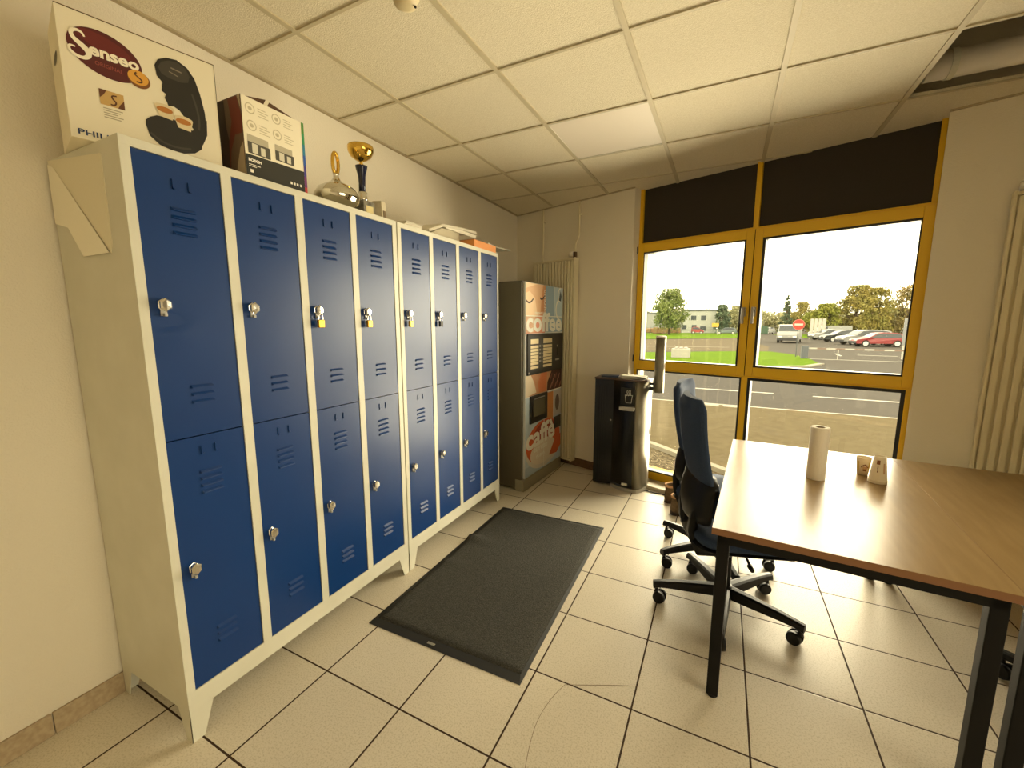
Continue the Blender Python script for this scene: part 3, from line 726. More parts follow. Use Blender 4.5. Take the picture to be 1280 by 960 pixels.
# ------------------------------------------------------------------ water dispenser
wd = thing('water_dispenser', 'black and stainless water dispenser standing in the corner by the window', 'water dispenser', (1.36, 3.1, 0))
def wp2(x, y): return (x - 1.36, y - 3.1)
LB = [wp2(1.12, 3.24), wp2(1.12, 3.035), wp2(1.285, 3.028)]
SS = mat('brushed_stainless', (140, 134, 118), 0.4, 0.9)
def plan_prism(m, plan, z0, z1): m.prism([(x, y, z0) for x, y in plan], (0, 0, z1 - z0))
MBk = mat('gloss_black', (14, 13, 11), 0.25)
mb = MB(MBk); plan_prism(mb, [wp2(1.12, 3.24), wp2(1.12, 3.035), wp2(1.29, 3.028), wp2(1.29, 3.2)], .02, .985)
for k in range(4): mb.bb((wp2(1.15 + k * .022, 0)[0], wp2(0, 3.028)[1], .08), (wp2(1.158 + k * .022, 0)[0], wp2(0, 3.036)[1], .93))
mb.use(M_steelgrey); mb.cyl((wp2(1.27, 0)[0], wp2(0, 3.03)[1], .62), (wp2(1.27, 0)[0], wp2(0, 3.024)[1], .62), .007)
mb.build('side_cabinet', wd)
arc = []
for k in range(15):
    tt = k / 14; x = 1.29 + .305 * tt
    y = 3.03 - .072 * math.sin(PI * min(1, tt * .78 + .0)) + (max(0, tt - .75) ** 2) * 1.35
    arc.append((x, y))
fc = arc[:10]; sd = arc[9:]
mb = MB(MBk).use(MBk, False)
plan_prism(mb, [wp2(*p) for p in fc] + [wp2(fc[-1][0], 3.15), wp2(1.29, 3.18)], .05, .985); mb.build('front_panel', wd)
mb = MB(SS).use(SS, True); plan_prism(mb, [wp2(*p) for p in sd] + [wp2(1.597, 3.165), wp2(1.30, 3.22), wp2(sd[0][0], 3.1)], .03, .985)
mb.use(M_dark, False); mb.bb((wp2(1.593, 0)[0], wp2(0, 3.10)[1], .50), (wp2(1.60, 0)[0], wp2(0, 3.13)[1], .56)); mb.build('steel_side', wd)
mb = MB(M_steelgrey); plan_prism(mb, [wp2(x, y - .008) for x, y in arc] + [wp2(1.59, 3.15), wp2(1.30, 3.18)], 0.0, .03); mb.build('plinth', wd)
mb = MB(mat('dispenser_top', (70, 48, 36), .35)); plan_prism(mb, [wp2(1.115, 3.03), wp2(1.29, 3.022)] + [wp2(x, y - .006) for x, y in arc[1:]] + [wp2(1.60, 3.165), wp2(1.12, 3.25)], .985, 1.0); mb.build('top', wd)
# icon, niche and drip tray on the front
cx_, cy_ = wp2(1.44, 2.9575)
mb = MB(pm('niche_black', (4, 4, 4), .6)); mb.bb((cx_ - .075, cy_ - .001, .77), (cx_ + .045, cy_ + .004, .93), .002)
mb.use(pm('icon_line', (206, 204, 190))); mb.frame((cx_ - .005, cy_ - .0015, .80), (1, 0, 0), (0, 0, 1))
mb.dstroke([(-.030, .065), (-.022, 0), (.022, 0), (.030, .065)], .004, .001, 0); mb.dstroke([(-.033, .067), (.033, .067)], .004, .001, 0)
for k in (-1, 0, 1): mb.dstroke([(k * .014 - .004, .06), (k * .014 + .004, .08), (k * .014 - .003, .095), (k * .014 + .002, .11)], .004, .001, 1)
mb.build('dispensing_niche', wd)
mb = MB(M_steelgrey); mb.bb((cx_ - .08, cy_ - .03, .735), (cx_ + .05, cy_ + .01, .77), .006); mb.build('drip_tray', wd)
mb = MB(pm('plate_white', (214, 210, 196))); mb.bb((cx_ - .04, cy_ - .003, .055), (cx_ + .01, cy_ + .01, .075)); mb.build('rating_plate', wd)
mb = MB(SS).use(SS, True); tx, ty = wp2(1.665, 3.05); mb.cyl((tx, ty, .895), (tx, ty, 1.358), .041, seg=28)
tube = mb.build('cup_tube', wd)
mb = MB(M_panel_white).use(M_panel_white, True); mb.lathe([(.043, 0), (.044, .012), (.036, .018), (.001, .02)], (tx, ty, 1.356), 24); mb.build('tube_cap', tube)
mb = MB(M_dark); mb.bb((tx - .075, ty - .012, .91), (tx - .035, ty + .012, .94)); mb.bb((tx - .075, ty - .012, .955), (tx - .035, ty + .012, .975)); mb.build('tube_bracket', tube)
# papers on the dispenser
t = thing('booklet', 'dark blue booklet lying on top of the water dispenser', 'booklet', (1.24, 3.11, 1.0015), .1)
mb = MB(mat('blue_cover', (40, 62, 92), .4)); mb.bb((-.075, -.05, 0), (.075, .05, .012), .002); mb.use(wp); mb.bb((-.07, -.048, .003), (.0765, .048, .009)); mb.build('cover', t)
t = thing('paper_stack', 'loose white papers on top of the water dispenser beside its cup tube', 'paper', (1.46, 3.09, 1.003), -.1)
mb = MB(mat('paper_white', (238, 234, 218), .6))
for k in range(4): mb.box((rnd.uniform(-.015, .015), rnd.uniform(-.012, .012), .003 + k * .006), (.21, .13, .003), (R(rnd.uniform(-1.2, 1.2)), R(rnd.uniform(-1.2, 1.2)), rnd.uniform(-.3, .3)))
mb.build('sheets', t)
# thin black cable on the floor beside the dispenser
mb = MB(M_black).use(M_black, True); mb.tube([(1.58, 3.06, .006), (1.66, 3.03, .006), (1.74, 3.03, .006), (1.80, 3.0, .006), (1.86, 3.01, .006)], .005, 6, 2)
tag(mb.build('power_cable'), 'black cable on the floor running from the water dispenser', 'cable')

# ------------------------------------------------------------------ floor mat
t = thing('floor_mat', 'large dark entrance mat lying in front of the blue lockers', 'mat', (0, 0, 0))
cs4 = [Vector((.625, .724, 0)), Vector((1.452, .729, 0)), Vector((1.433, 2.211, 0)), Vector((.612, 2.196, 0))]
def mp(u, v): return cs4[0] * (1 - u) * (1 - v) + cs4[1] * u * (1 - v) + cs4[2] * u * v + cs4[3] * (1 - u) * v
M_mat = mat('mat_pile', (50, 49, 44), 0.95, noise=(140, (74, 72, 64), 0.3), bump=(260, 0.9))
mb = MB(M_mat).use(M_mat, True)
nu, nv = 24, 48
def mh(u, v):
    e_ = min(u, 1 - u, v, 1 - v)
    z = .004 + .006 * min(1, e_ / .02)
    z += .032 * math.exp(-((v - .62) ** 2) / .0009) * math.exp(-(u ** 2) / .02) + .010 * math.exp(-((v - .40) ** 2) / .0006) * math.exp(-(u ** 2) / .02)
    return z
lo, hi = .028, .972
g = []
for i in range(nu + 1):
    rw = []
    for k in range(nv + 1):
        u = .022 + .956 * i / nu; v = .03 + .955 * k / nv; p = mp(u, v); rw.append(mb._v((p.x, p.y, mh(i / nu, k / nv))))
    g.append(rw)
for i in range(nu):
    for k in range(nv): mb._f([g[i][k], g[i + 1][k], g[i + 1][k + 1], g[i][k + 1]])
rim = [g[i][0] for i in range(nu + 1)] + [g[nu][k] for k in range(1, nv + 1)] + [g[i][nv] for i in range(nu - 1, -1, -1)] + [g[0][k] for k in range(nv - 1, 0, -1)]
low = [mb.bm.verts.new((v.co.x, v.co.y, .001)) for v in rim]
for i in range(len(rim)):
    j = (i + 1) % len(rim); mb._f([rim[i], low[i], low[j], rim[j]])
mb.build('pile', t)
mb = MB(mat('mat_rubber', (26, 25, 22), .6))
inn = [(.022, .03), (.978, .03), (.978, .985), (.022, .985)]; out = [(0, 0), (1, 0), (1, 1), (0, 1)]
for k in range(4):
    a, b, c, d = out[k], out[(k + 1) % 4], inn[(k + 1) % 4], inn[k]
    pts = [mp(*q) for q in (a, b, c, d)]
    pts[0].z = pts[1].z = .001; pts[2].z = pts[3].z = .004
    mb.prism(pts, (0, 0, .0015))
mb.use(pm('mat_tag', (150, 146, 130))); p = mp(.44, .014); mb.box((p.x, p.y, .0055), (.04, .012, .002)); mb.build('rubber_edge', t)

# ------------------------------------------------------------------ tables
ta = math.atan2(-.06, .793)          # both tables turned slightly
uT = Vector((math.cos(ta), math.sin(ta), 0)); vT = Vector((-math.sin(ta), math.cos(ta), 0))
def table(o, label):
    t = thing('table', label, 'table', o, ta)
    w, d, z = .795, 1.40, .72
    mb = MB(M_wood); mb.bb((0, 0, z - .026), (w, d, z))
    mb.use(M_edge); mb.bb((-.0012, -.0012, z - .0255), (w + .0005, 0, z - .001)); mb.bb((-.0012, 0, z - .0255), (0, d, z - .001)); mb.build('tabletop', t)
    mb = MB(M_blackmetal)
    for a, b in (((.02, .02), (w - .02, .045)), ((.02, d - .045), (w - .02, d - .02)), ((.02, .045), (.045, d - .045)), ((w - .045, .045), (w - .02, d - .045))):
        mb.bb((a[0], a[1], z - .066), (b[0], b[1], z - .026), .002)
    mb.build('frame', t)
    for x in (.018, w - .018 - .042):
        for y_ in (.02, d - .062):
            mb = MB(M_blackmetal); mb.bb((x, y_, .012), (x + .042, y_ + .042, z - .03), .003)
            lg = mb.build('leg', t)
            mb = MB(M_black); mb.cyl((x + .021, y_ + .021, 0), (x + .021, y_ + .021, .013), .019, seg=14); mb.build('foot', lg)
    return t
T0 = Vector((2.118, .996, 0))
table(T0, 'beech-topped table with black legs, under the paper towel roll and cups')
table(T0 + uT * .797, 'right-hand beech-topped table with black legs, cut off by the photo edge')
# paper towel roll and cups
t = thing('paper_towel_roll', 'white paper towel roll standing upright on the left table', 'paper towel', (2.565, 1.775, .72))
pt = mat('towel_paper', (238, 230, 214), .9, bump=(300, .4))
mb = MB(pt).use(pt, True); n = 28
rg = []
for r, z in ((.0385, 0), (.039, .004), (.039, .255), (.0375, .258), (.018, .257), (.0165, .20)): rg.append([(r * math.cos(2 * PI * i / n), r * math.sin(2 * PI * i / n), z) for i in range(n)])
mb.rings(rg); mb.use(mat('dark_core', (96, 78, 56), .9)); mb.cyl((0, 0, .19), (0, 0, .201), .0165, seg=20); mb.build('roll', t)
mb = MB(mat('core_card', (130, 108, 80), .9)).use(mat('core_card', 0), True)
rg = [[(r * math.cos(2 * PI * i / 24), r * math.sin(2 * PI * i / 24), z) for i in range(24)] for r, z in ((.0165, .2), (.0178, .2585), (.0165, .259), (.0155, .2585), (.0150, .2))]
mb.rings(rg, cap0=False, cap1=False); mb.build('core', t)
cupm = mat('cup_paper', (226, 212, 184), .55)
t = thing('paper_cup', 'open paper cup with a brown swirl print, left of the upturned cup', 'cup', (2.79, 1.95, .72), R(-110))
mb = MB(cupm).use(cupm, True); mb.lathe([(.001, .002), (.022, 0), (.0305, .086), (.0318, .088), (.0308, .089), (.029, .086), (.021, .006), (.001, .005)], seg=28)
mb.use(mat('cup_print_brown', (120, 74, 44), .6), False)
def cupdec(m, a0, z0, a1, z1, r0, r1, hgt, n=6):
    for k in range(n):
        f0, f1 = a0 + (a1 - a0) * k / n, a0 + (a1 - a0) * (k + 1) / n
        q = []
        for f, z in ((f0, z0), (f1, z0), (f1, z1), (f0, z1)):
            r = r0 + (r1 - r0) * z / hgt + .0006; q.append((r * math.cos(f), r * math.sin(f), z))
        m.poly(q)
for k in range(5): cupdec(mb, -.2 + .22 * k, .040 + .010 * math.sin(k * .8), .02 + .22 * k, .048 + .010 * math.sin(k * .8), .022, .0305, .088, 2)
cupdec(mb, .1, .022, .7, .033, .022, .0305, .088); mb.use(mat('cup_print_tan', (190, 150, 108), .6)); cupdec(mb, .05, .03, .75, .046, .022, .0305, .088); mb.use(mat('cup_print_yellow', (206, 178, 92), .6)); cupdec(mb, -.9, .02, -.5, .07, .022, .0305, .088); cupdec(mb, .9, .03, 1.2, .07, .022, .0305, .088)
mb.build('cup', t)
t = thing('paper_cup', 'upturned paper cup stack with a small brown square, right of the open cup', 'cup', (2.822, 1.845, .72), R(-100))
mb = MB(cupm).use(cupm, True); mb.lathe([(.0355, 0), (.0372, .002), (.0358, .006), (.0236, .126), (.0225, .127), (.021, .121), (.001, .121)], seg=28)
mb.use(mat('cup_print_brown', 0), False)
cupdec(mb, -.50, .093, -.02, .113, .0365, .0236, .126); cupdec(mb, -.32, .07, -.20, .088, .0365, .0236, .126, 2); cupdec(mb, -.30, .055, -.17, .064, .0365, .0236, .126, 2); mb.use(mat('cup_print_tan', 0)); cupdec(mb, .45, .05, .7, .1, .0365, .0236, .126)
mb.build('cup', t)
mb = MB(cupm).use(cupm, True)
mb.lathe([(.0365, .010), (.0378, .012), (.0366, .016), (.0352, .017)], seg=28); mb.build('rim', t)

# ------------------------------------------------------------------ office chairs
M_fab = mat('chair_fabric_blue', (34, 50, 78), 0.9, noise=(180, (44, 62, 90), 0.4), bump=(320, 0.4))
def superell(u, n=4):
    return
def chair_parts(t, start, lift=0.0):
    # five-star base
    mb = MB(M_black).use(M_black, True); mb.lathe([(.001, .065), (.034, .066), (.042, .085), (.040, .125), (.032, .14), (.001, .142)], seg=24); mb.build('hub', t)
    for k in range(5):
        a = start + k * 2 * PI / 5
        RM = Matrix.Rotation(a, 4, 'Z')
        mb = MB(M_black); mb.T = RM
        sec = []
        for x, w, zt, zb in ((.028, .032, .136, .078), (.12, .030, .133, .080), (.24, .026, .126, .084), (.315, .023, .118, .084), (.352, .021, .112, .074)):
            sec.append([(x, -w * .6, zb), (x, -w, zb + .008), (x, -w * .8, zt - .006), (x, -w * .4, zt), (x, w * .4, zt), (x, w * .8, zt - .006), (x, w, zb + .008), (x, w * .6, zb)])
        mb.rings(sec); leg = mb.build('leg', t)
        # twin-wheel castor
        ca_ = a + rnd.uniform(-1.2, 1.2)
        CM = Matrix.Translation(RM @ Vector((.335, 0, 0))) @ Matrix.Rotation(ca_, 4, 'Z')
        mb = MB(M_black); mb.T = CM
        mb.cyl((0, 0, .055), (0, 0, .092), .008, seg=10); mb.box((-.012, 0, .050), (.045, .016, .026), (0, R(-18), 0), .006)
        cst = mb.build('castor', leg)
        mb = MB(M_black).use(M_black, True); mb.T = CM
        for s_ in (-1, 1):
            mb.cyl((-.018, s_ * .009, .032), (-.018, s_ * .029, .032), .032, .028, 20)
        mb.build('castor_wheels', leg)
    mb = MB(M_steelgrey).use(M_steelgrey, True); mb.cyl((0, 0, .30), (0, 0, .39), .014, seg=18); mb.use(M_black); mb.cyl((0, 0, .13), (0, 0, .30), .024, .022, 20); mb.build('gas_column', t)
    mb = MB(M_black); mb.bb((-.10, -.07, .365), (.12, .07, .41), .012); mb.build('mechanism', t)
    mb = MB(M_black).use(M_black, True); mb.tube([(.03, -.06, .385), (.035, -.15, .375), (.03, -.21, .365)], .006, 8, 1); mb.cyl((.03, -.20, .366), (.03, -.235, .362), .012, .010, 10); mb.build('lever', t)
    # seat: cushion over a plastic pan
    def slab(m, x0, x1, wy, z0, z1, rnd_, dome):
        n = 32; rg = []
        for sc_, z in ((.90, z0), (.985, z0 + .012), (1.0, (z0 + z1) / 2), (.985, z1 - .012), (.93, z1 - .002), (.5, z1 + dome), (.02, z1 + dome)):
            r = []
            for i in range(n):
                th = 2 * PI * i / n; c, s_ = math.cos(th), math.sin(th)
                e_ = 2 / rnd_
                x = (x0 + x1) / 2 + (x1 - x0) / 2 * sc_ * math.copysign(abs(c) ** e_, c); y = wy / 2 * sc_ * math.copysign(abs(s_) ** e_, s_)
                r.append((x, y, z - .03 * max(0, (x - x1 + .12) / .12) ** 2))
            rg.append(r)
        m.rings(rg)
    mb = MB(M_black).use(M_black, True); slab(mb, -.21, .25, .46, .408, .436, 4.5, .0); mb.build('seat_pan', t)
    mb = MB(M_fab).use(M_fab, True); slab(mb, -.20, .25, .48, .43, .485, 4.5, .006); mb.build('seat', t)
    # upholstered back: lofted slab, curved across and leaning back
    def backslab(m, z0, z1, w0, w1, xf, th, curve, rtop, rbot, nz=22):
        rg = []
        for i in range(nz + 1):
            f = i / nz; z = z0 + (z1 - z0) * f
            wd_ = w0 + (w1 - w0) * f
            if f > 1 - rtop: q = (f - (1 - rtop)) / rtop; wd_ *= math.sqrt(max(0.0, 1 - (q ** 3.0) * .50))
            if f < rbot: q = (rbot - f) / rbot; wd_ *= math.sqrt(max(0.0, 1 - (q ** 2.6) * .72))
            tk = th * (1.0 if .06 < f < .94 else .55)
            xc = xf(f); r = []
            ny = 14
            for k in range(ny + 1):
                s_ = -1 + 2 * k / ny; r.append((xc + curve * s_ * s_ + tk / 2 * (1 - abs(s_) ** 6 * .75), wd_ / 2 * s_, z))
            for k in range(ny, -1, -1):
                s_ = -1 + 2 * k / ny; r.append((xc + curve * s_ * s_ - tk / 2 * (1 - abs(s_) ** 6 * .75), wd_ / 2 * s_, z))
            rg.append(r)
        m.rings(rg)
    mb = MB(M_fab).use(M_fab, True)
    backslab(mb, .70, 1.125, .40, .40, lambda f: -.170 - .064 * f - .012 * math.sin(f * PI), .060, .026, .16, .12); mb.build('backrest', t)
    mb = MB(M_black).use(M_black, True)
    backslab(mb, .50, .755, .40, .42, lambda f: -.182 + .020 * f - .018 * math.sin(f * PI), .080, .034, .24, .40); mb.build('lumbar_shell', t)
    mb = MB(M_fab).use(M_fab, True)
    backslab(mb, .535, .70, .34, .36, lambda f: -.150 + .010 * f, .03, .034, .3, .4); mb.build('lumbar_pad', t)
    mb = MB(M_black).use(M_black, True)
    for s_ in (-1, 1):
        rg = []
        for x, z, w, th in ((-.185, .66, .022, .014), (-.205, .55, .024, .016), (-.204, .47, .026, .018), (-.180, .40, .028, .020), (-.16, .362, .030, .020), (-.06, .365, .030, .018)):
            y = s_ * (.12 if z > .5 else .09)
            rg.append([(x + th * dx_, y + w * dy_, z + th * .6 * dx_) for dx_, dy_ in ((-1, -1), (1, -1), (1, 1), (-1, 1))])
        mb.rings(rg)
    mb.box((-.192, 0, .445), (.03, .22, .07), (0, R(18), 0), .008); mb.build('back_upright', t)
def chair(x, y, rz, start, label):
    t = thing('office_chair', label, 'office chair', (x, y, 0), rz)
    chair_parts(t, start - rz)
    return t
chair(2.205, 1.621, R(16), R(194), 'nearer blue swivel chair with black star base, tucked under the left table end')
chair(2.135, 2.11, R(-10), R(148), 'blue swivel chair by the window, mostly hidden behind the nearer chair')
chair(3.47, 1.42, R(168), R(202), 'dark swivel chair under the right-hand table, glimpsed between its legs')

# ------------------------------------------------------------------ work boots on the floor
M_boot = mat('boot_suede', (92, 74, 52), .9, noise=(50, (120, 98, 70), .4)); M_lining = mat('boot_lining', (206, 160, 112), .85)
def boot(x, y, rz, label):
    t = thing('work_boot', label, 'shoe', (x, y, 0), rz)
    # local: heel at x=0, toe towards +x
    def ring(z, x0, x1, w, p=2.6):
        r = []
        for i in range(20):
            th = 2 * PI * i / 20; c, s_ = math.cos(th), math.sin(th)
            r.append(((x0 + x1) / 2 + (x1 - x0) / 2 * math.copysign(abs(c) ** (2 / p), c), w / 2 * math.copysign(abs(s_) ** (2 / p), s_), z))
        return r
    mb = MB(M_boot).use(M_boot, True)
    mb.rings([ring(.022, 0, .285, .098), ring(.045, -.004, .287, .104), ring(.068, -.002, .272, .098), ring(.088, 0, .22, .088), ring(.105, .004, .165, .084), ring(.125, .006, .13, .082), ring(.142, .004, .118, .084), ring(.15, .004, .116, .084), ring(.148, .012, .108, .070), ring(.10, .016, .11, .064)])
    mb.build('upper', t)
    mb = MB(M_lining).use(M_lining, True)
    rg = [ring(z, a, b, w) for z, a, b, w in ((.148, .010, .110, .073), (.156, .002, .119, .088), (.150, -.002, .122, .092), (.136, -.001, .124, .090))]
    mb.rings(rg, cap0=False, cap1=False); mb.build('collar', t)
    mb = MB(mat('boot_sole', (60, 46, 32), .7)); mb.prism(ring(0, -.004, .288, .104), (0, 0, .023)); mb.build('sole', t)
boot(1.785, 2.87, R(50), 'brown suede work boot nearer the window, on the floor behind the chairs')
boot(1.85, 2.66, R(40), 'brown suede work boot in front of its pair, close to the chair base')

# ------------------------------------------------------------------ outside
M_asph = mat('asphalt', (67, 64, 60), .9, spec=0.05, noise=(9, (75, 71, 66), .4))
mb = MB(M_asph); mb.bb((-120, -12, GZ - .3), (140, 2.4, GZ - .02)); mb.bb((-120, 2.4, GZ - .3), (140, 200, GZ)); struct(mb.build('ground'))
def flat(name, pts, m, h=.004, z=GZ):
    mb = MB(m); mb.prism([(x, y, z) for x, y in pts], (0, 0, h)); return struct(mb.build(name))
M_tan = mat('tan_pavement', (92, 83, 62), .95, spec=0.05, noise=(5, (82, 72, 53), .4), bump=(30, .4))
flat('pavement', [(-40, 4.6), (-40, 11.6), (0.6, 11.38), (5.87, 11.22), (40, 10.2), (40, -4), (14, 1.6), (5.0, 4.2), (3.2, 5.1), (1.4, 6.4), (0, 7.4), (-8, 7.5)], M_tan, .006)
M_peb = mat('pebbles', (112, 102, 83), .95, spec=0.05, noise=(28, (61, 53, 39), .25), bump=(30, 1.0))
flat('gravel_bed', [(-8, 5.5), (-8, 7.4), (0, 7.4), (1.157, 6.62), (1.644, 6.2), (3.2, 4.9), (5, 4.0), (5, 2.4), (0, 3.9)], M_peb, .005)
M_line = mat('road_paint', (170, 167, 157), .7, spec=0.05)
mb = MB(mat('kerb_stone', (136, 131, 117), .8, spec=0.05))
kp = [(-8, 7.4), (0, 7.4), (1.157, 6.63), (1.644, 6.2), (3.2, 4.95), (5, 4.05), (9, 2.2)]
for a, b in zip(kp, kp[1:]):
    d = Vector((b[0] - a[0], b[1] - a[1], 0)).normalized(); n_ = Vector((-d.y, d.x, 0)) * .06
    mb.prism([Vector((*a, GZ)) - n_, Vector((*b, GZ)) - n_, Vector((*b, GZ)) + n_, Vector((*a, GZ)) + n_], (0, 0, .07))
struct(mb.build('kerb'))
mb = MB(M_line)
def stripe(x0, y0, x1, y1, w, h=.009):
    d = Vector((x1 - x0, y1 - y0, 0)).normalized(); n_ = Vector((-d.y, d.x, 0)) * w / 2
    a, b = Vector((x0, y0, GZ)), Vector((x1, y1, GZ)); mb.prism([a - n_, b - n_, b + n_, a + n_], (0, 0, h))
stripe(-20, 11.9, 5.87, 11.22, .07); stripe(5.87, 11.22, 20, 10.8, .07)
for a, b in (((-4, 14.2), (-1.6, 14.15)), ((1.514, 14.07), (3.69, 13.96)), ((4.647, 13.85), (6.661, 13.74)), ((8.6, 13.6), (10.8, 13.5))): stripe(*a, *b, .11)
for k in range(9): x = 3.6 + k * 1.12; stripe(x, 21.9 + .02 * k, x + .62, 21.9 + .02 * k, .42)
stripe(7.0, 29.8, 14, 29.4, .13); stripe(9.4, 33.5, 9.6, 36, .12); stripe(10.6, 35.0, 12.6, 34.6, .14); stripe(-6, 40.5, 3, 42, .12)
x = 1.83                 # faint row of white strokes painted along the road edge
while x < 2.62:
    if not 2.18 < x < 2.26: stripe(x, 11.32, x + .05, 11.02, .025)
    x += .047
struct(mb.build('road_marking'))
M_grass = mat('grass_turf', (84, 108, 8), .95, spec=0.05, noise=(2.5, (70, 94, 6), .5), bump=(14, 1.0))
flat('lawn', [(-40, 22), (-1.2, 21.3), (3.9, 22.9), (5.9, 24.0), (6.9, 26.0), (7.0, 29.0), (6.7, 33), (5.6, 36.0), (3.3, 35.2), (-2.7, 31.0), (-40, 26)], M_grass, .05)
flat('lawn', [(-60, 60), (-7, 60.5), (4.4, 70.5), (7.6, 84), (7.6, 108), (-60, 108)], M_grass, .05)
flat('lawn', [(12.5, 78), (15, 74), (40, 60), (40, 56), (46, 60), (46, 110), (12, 100)], M_grass, .04)
flat('pavement', [(-60, 36), (-6, 32), (3.3, 36.2), (5.6, 37.2), (6.4, 45), (4.4, 69), (-7, 59), (-60, 58.5)], mat('pale_path', (88, 79, 62), .9, spec=0.05), .003)
flat('kerb', [(-40, 21.6), (-1.2, 20.9), (4.0, 22.5), (6.1, 23.7), (7.1, 25.8), (6.9, 26.0), (5.9, 24.0), (3.9, 22.9), (-1.2, 21.3), (-40, 22)], mat('kerb_stone', 0), .06)

# stone block on the grass
t = thing('concrete_block', 'white concrete block with notched top on the grass strip', 'block', (.08, 26.9, GZ + .05))
mb = MB(mat('white_concrete', (151, 148, 139), .85)); mb.bb((-.52, -.4, 0), (.52, .4, .55), .03)
for k in (-.26, .0, .26): mb.bb((k - .09, -.3, .55), (k + .09, .3, .63), .02)
mb.build('block', t)
# no-entry sign
t = thing('no_entry_sign', 'round red no-entry sign on a grey post outside the window', 'road sign', (6.5, 30.6, GZ + .05))
mb = MB(mat('post_dark', (74, 76, 78), .6)); mb.cyl((0, 0, -.04), (0, 0, 2.3), .03, seg=10); mb.build('post', t)
mb = MB(mat('sign_red', (206, 44, 30), .45)); mb.cyl((0, -.03, 2.0), (0, -.045, 2.0), .31, seg=32); mb.use(M_line); mb.bb((-.22, -.05, 1.94), (.22, -.045, 2.06)); mb.use(M_steelgrey); mb.cyl((0, -.028, 2.0), (0, -.03, 2.0), .32, seg=32); mb.build('disc', t)
# barrier
t = thing('barrier_gate', 'red and white car park barrier arm on a grey post outside the right pane', 'barrier', (6.75, 29.4, GZ))
mb = MB(mat('barrier_grey', (78, 82, 88), .6)); mb.bb((-.17, -.15, 0), (.17, .15, .80), .02); mb.build('post', t)
mb = MB(M_line); br_ = mat('barrier_red', (116, 96, 84), .6)
for k in range(10): mb.use(M_line if k % 2 == 0 else br_); mb.bb((.16 + k * .44, -.03, .62 - k * .004), (.16 + (k + 1) * .44, .03, .70 - k * .004))
mb.build('arm', t)
mb = MB(M_line); mb.bb((1.6, -.02, .02), (1.64, .02, .62)); mb.build('arm_strut', t)
t = thing('bollard', 'white post holding the far end of the barrier arm at the right frame edge', 'post', (12.0, 31.6, GZ))
mb = MB(M_line); mb.bb((-.13, -.12, 0), (.13, .12, .85), .03); mb.use(mat('post_grey', (120, 122, 124), .6)); mb.bb((-.2, -.06, .85), (.02, .06, 2.4), .02); mb.build('post', t)

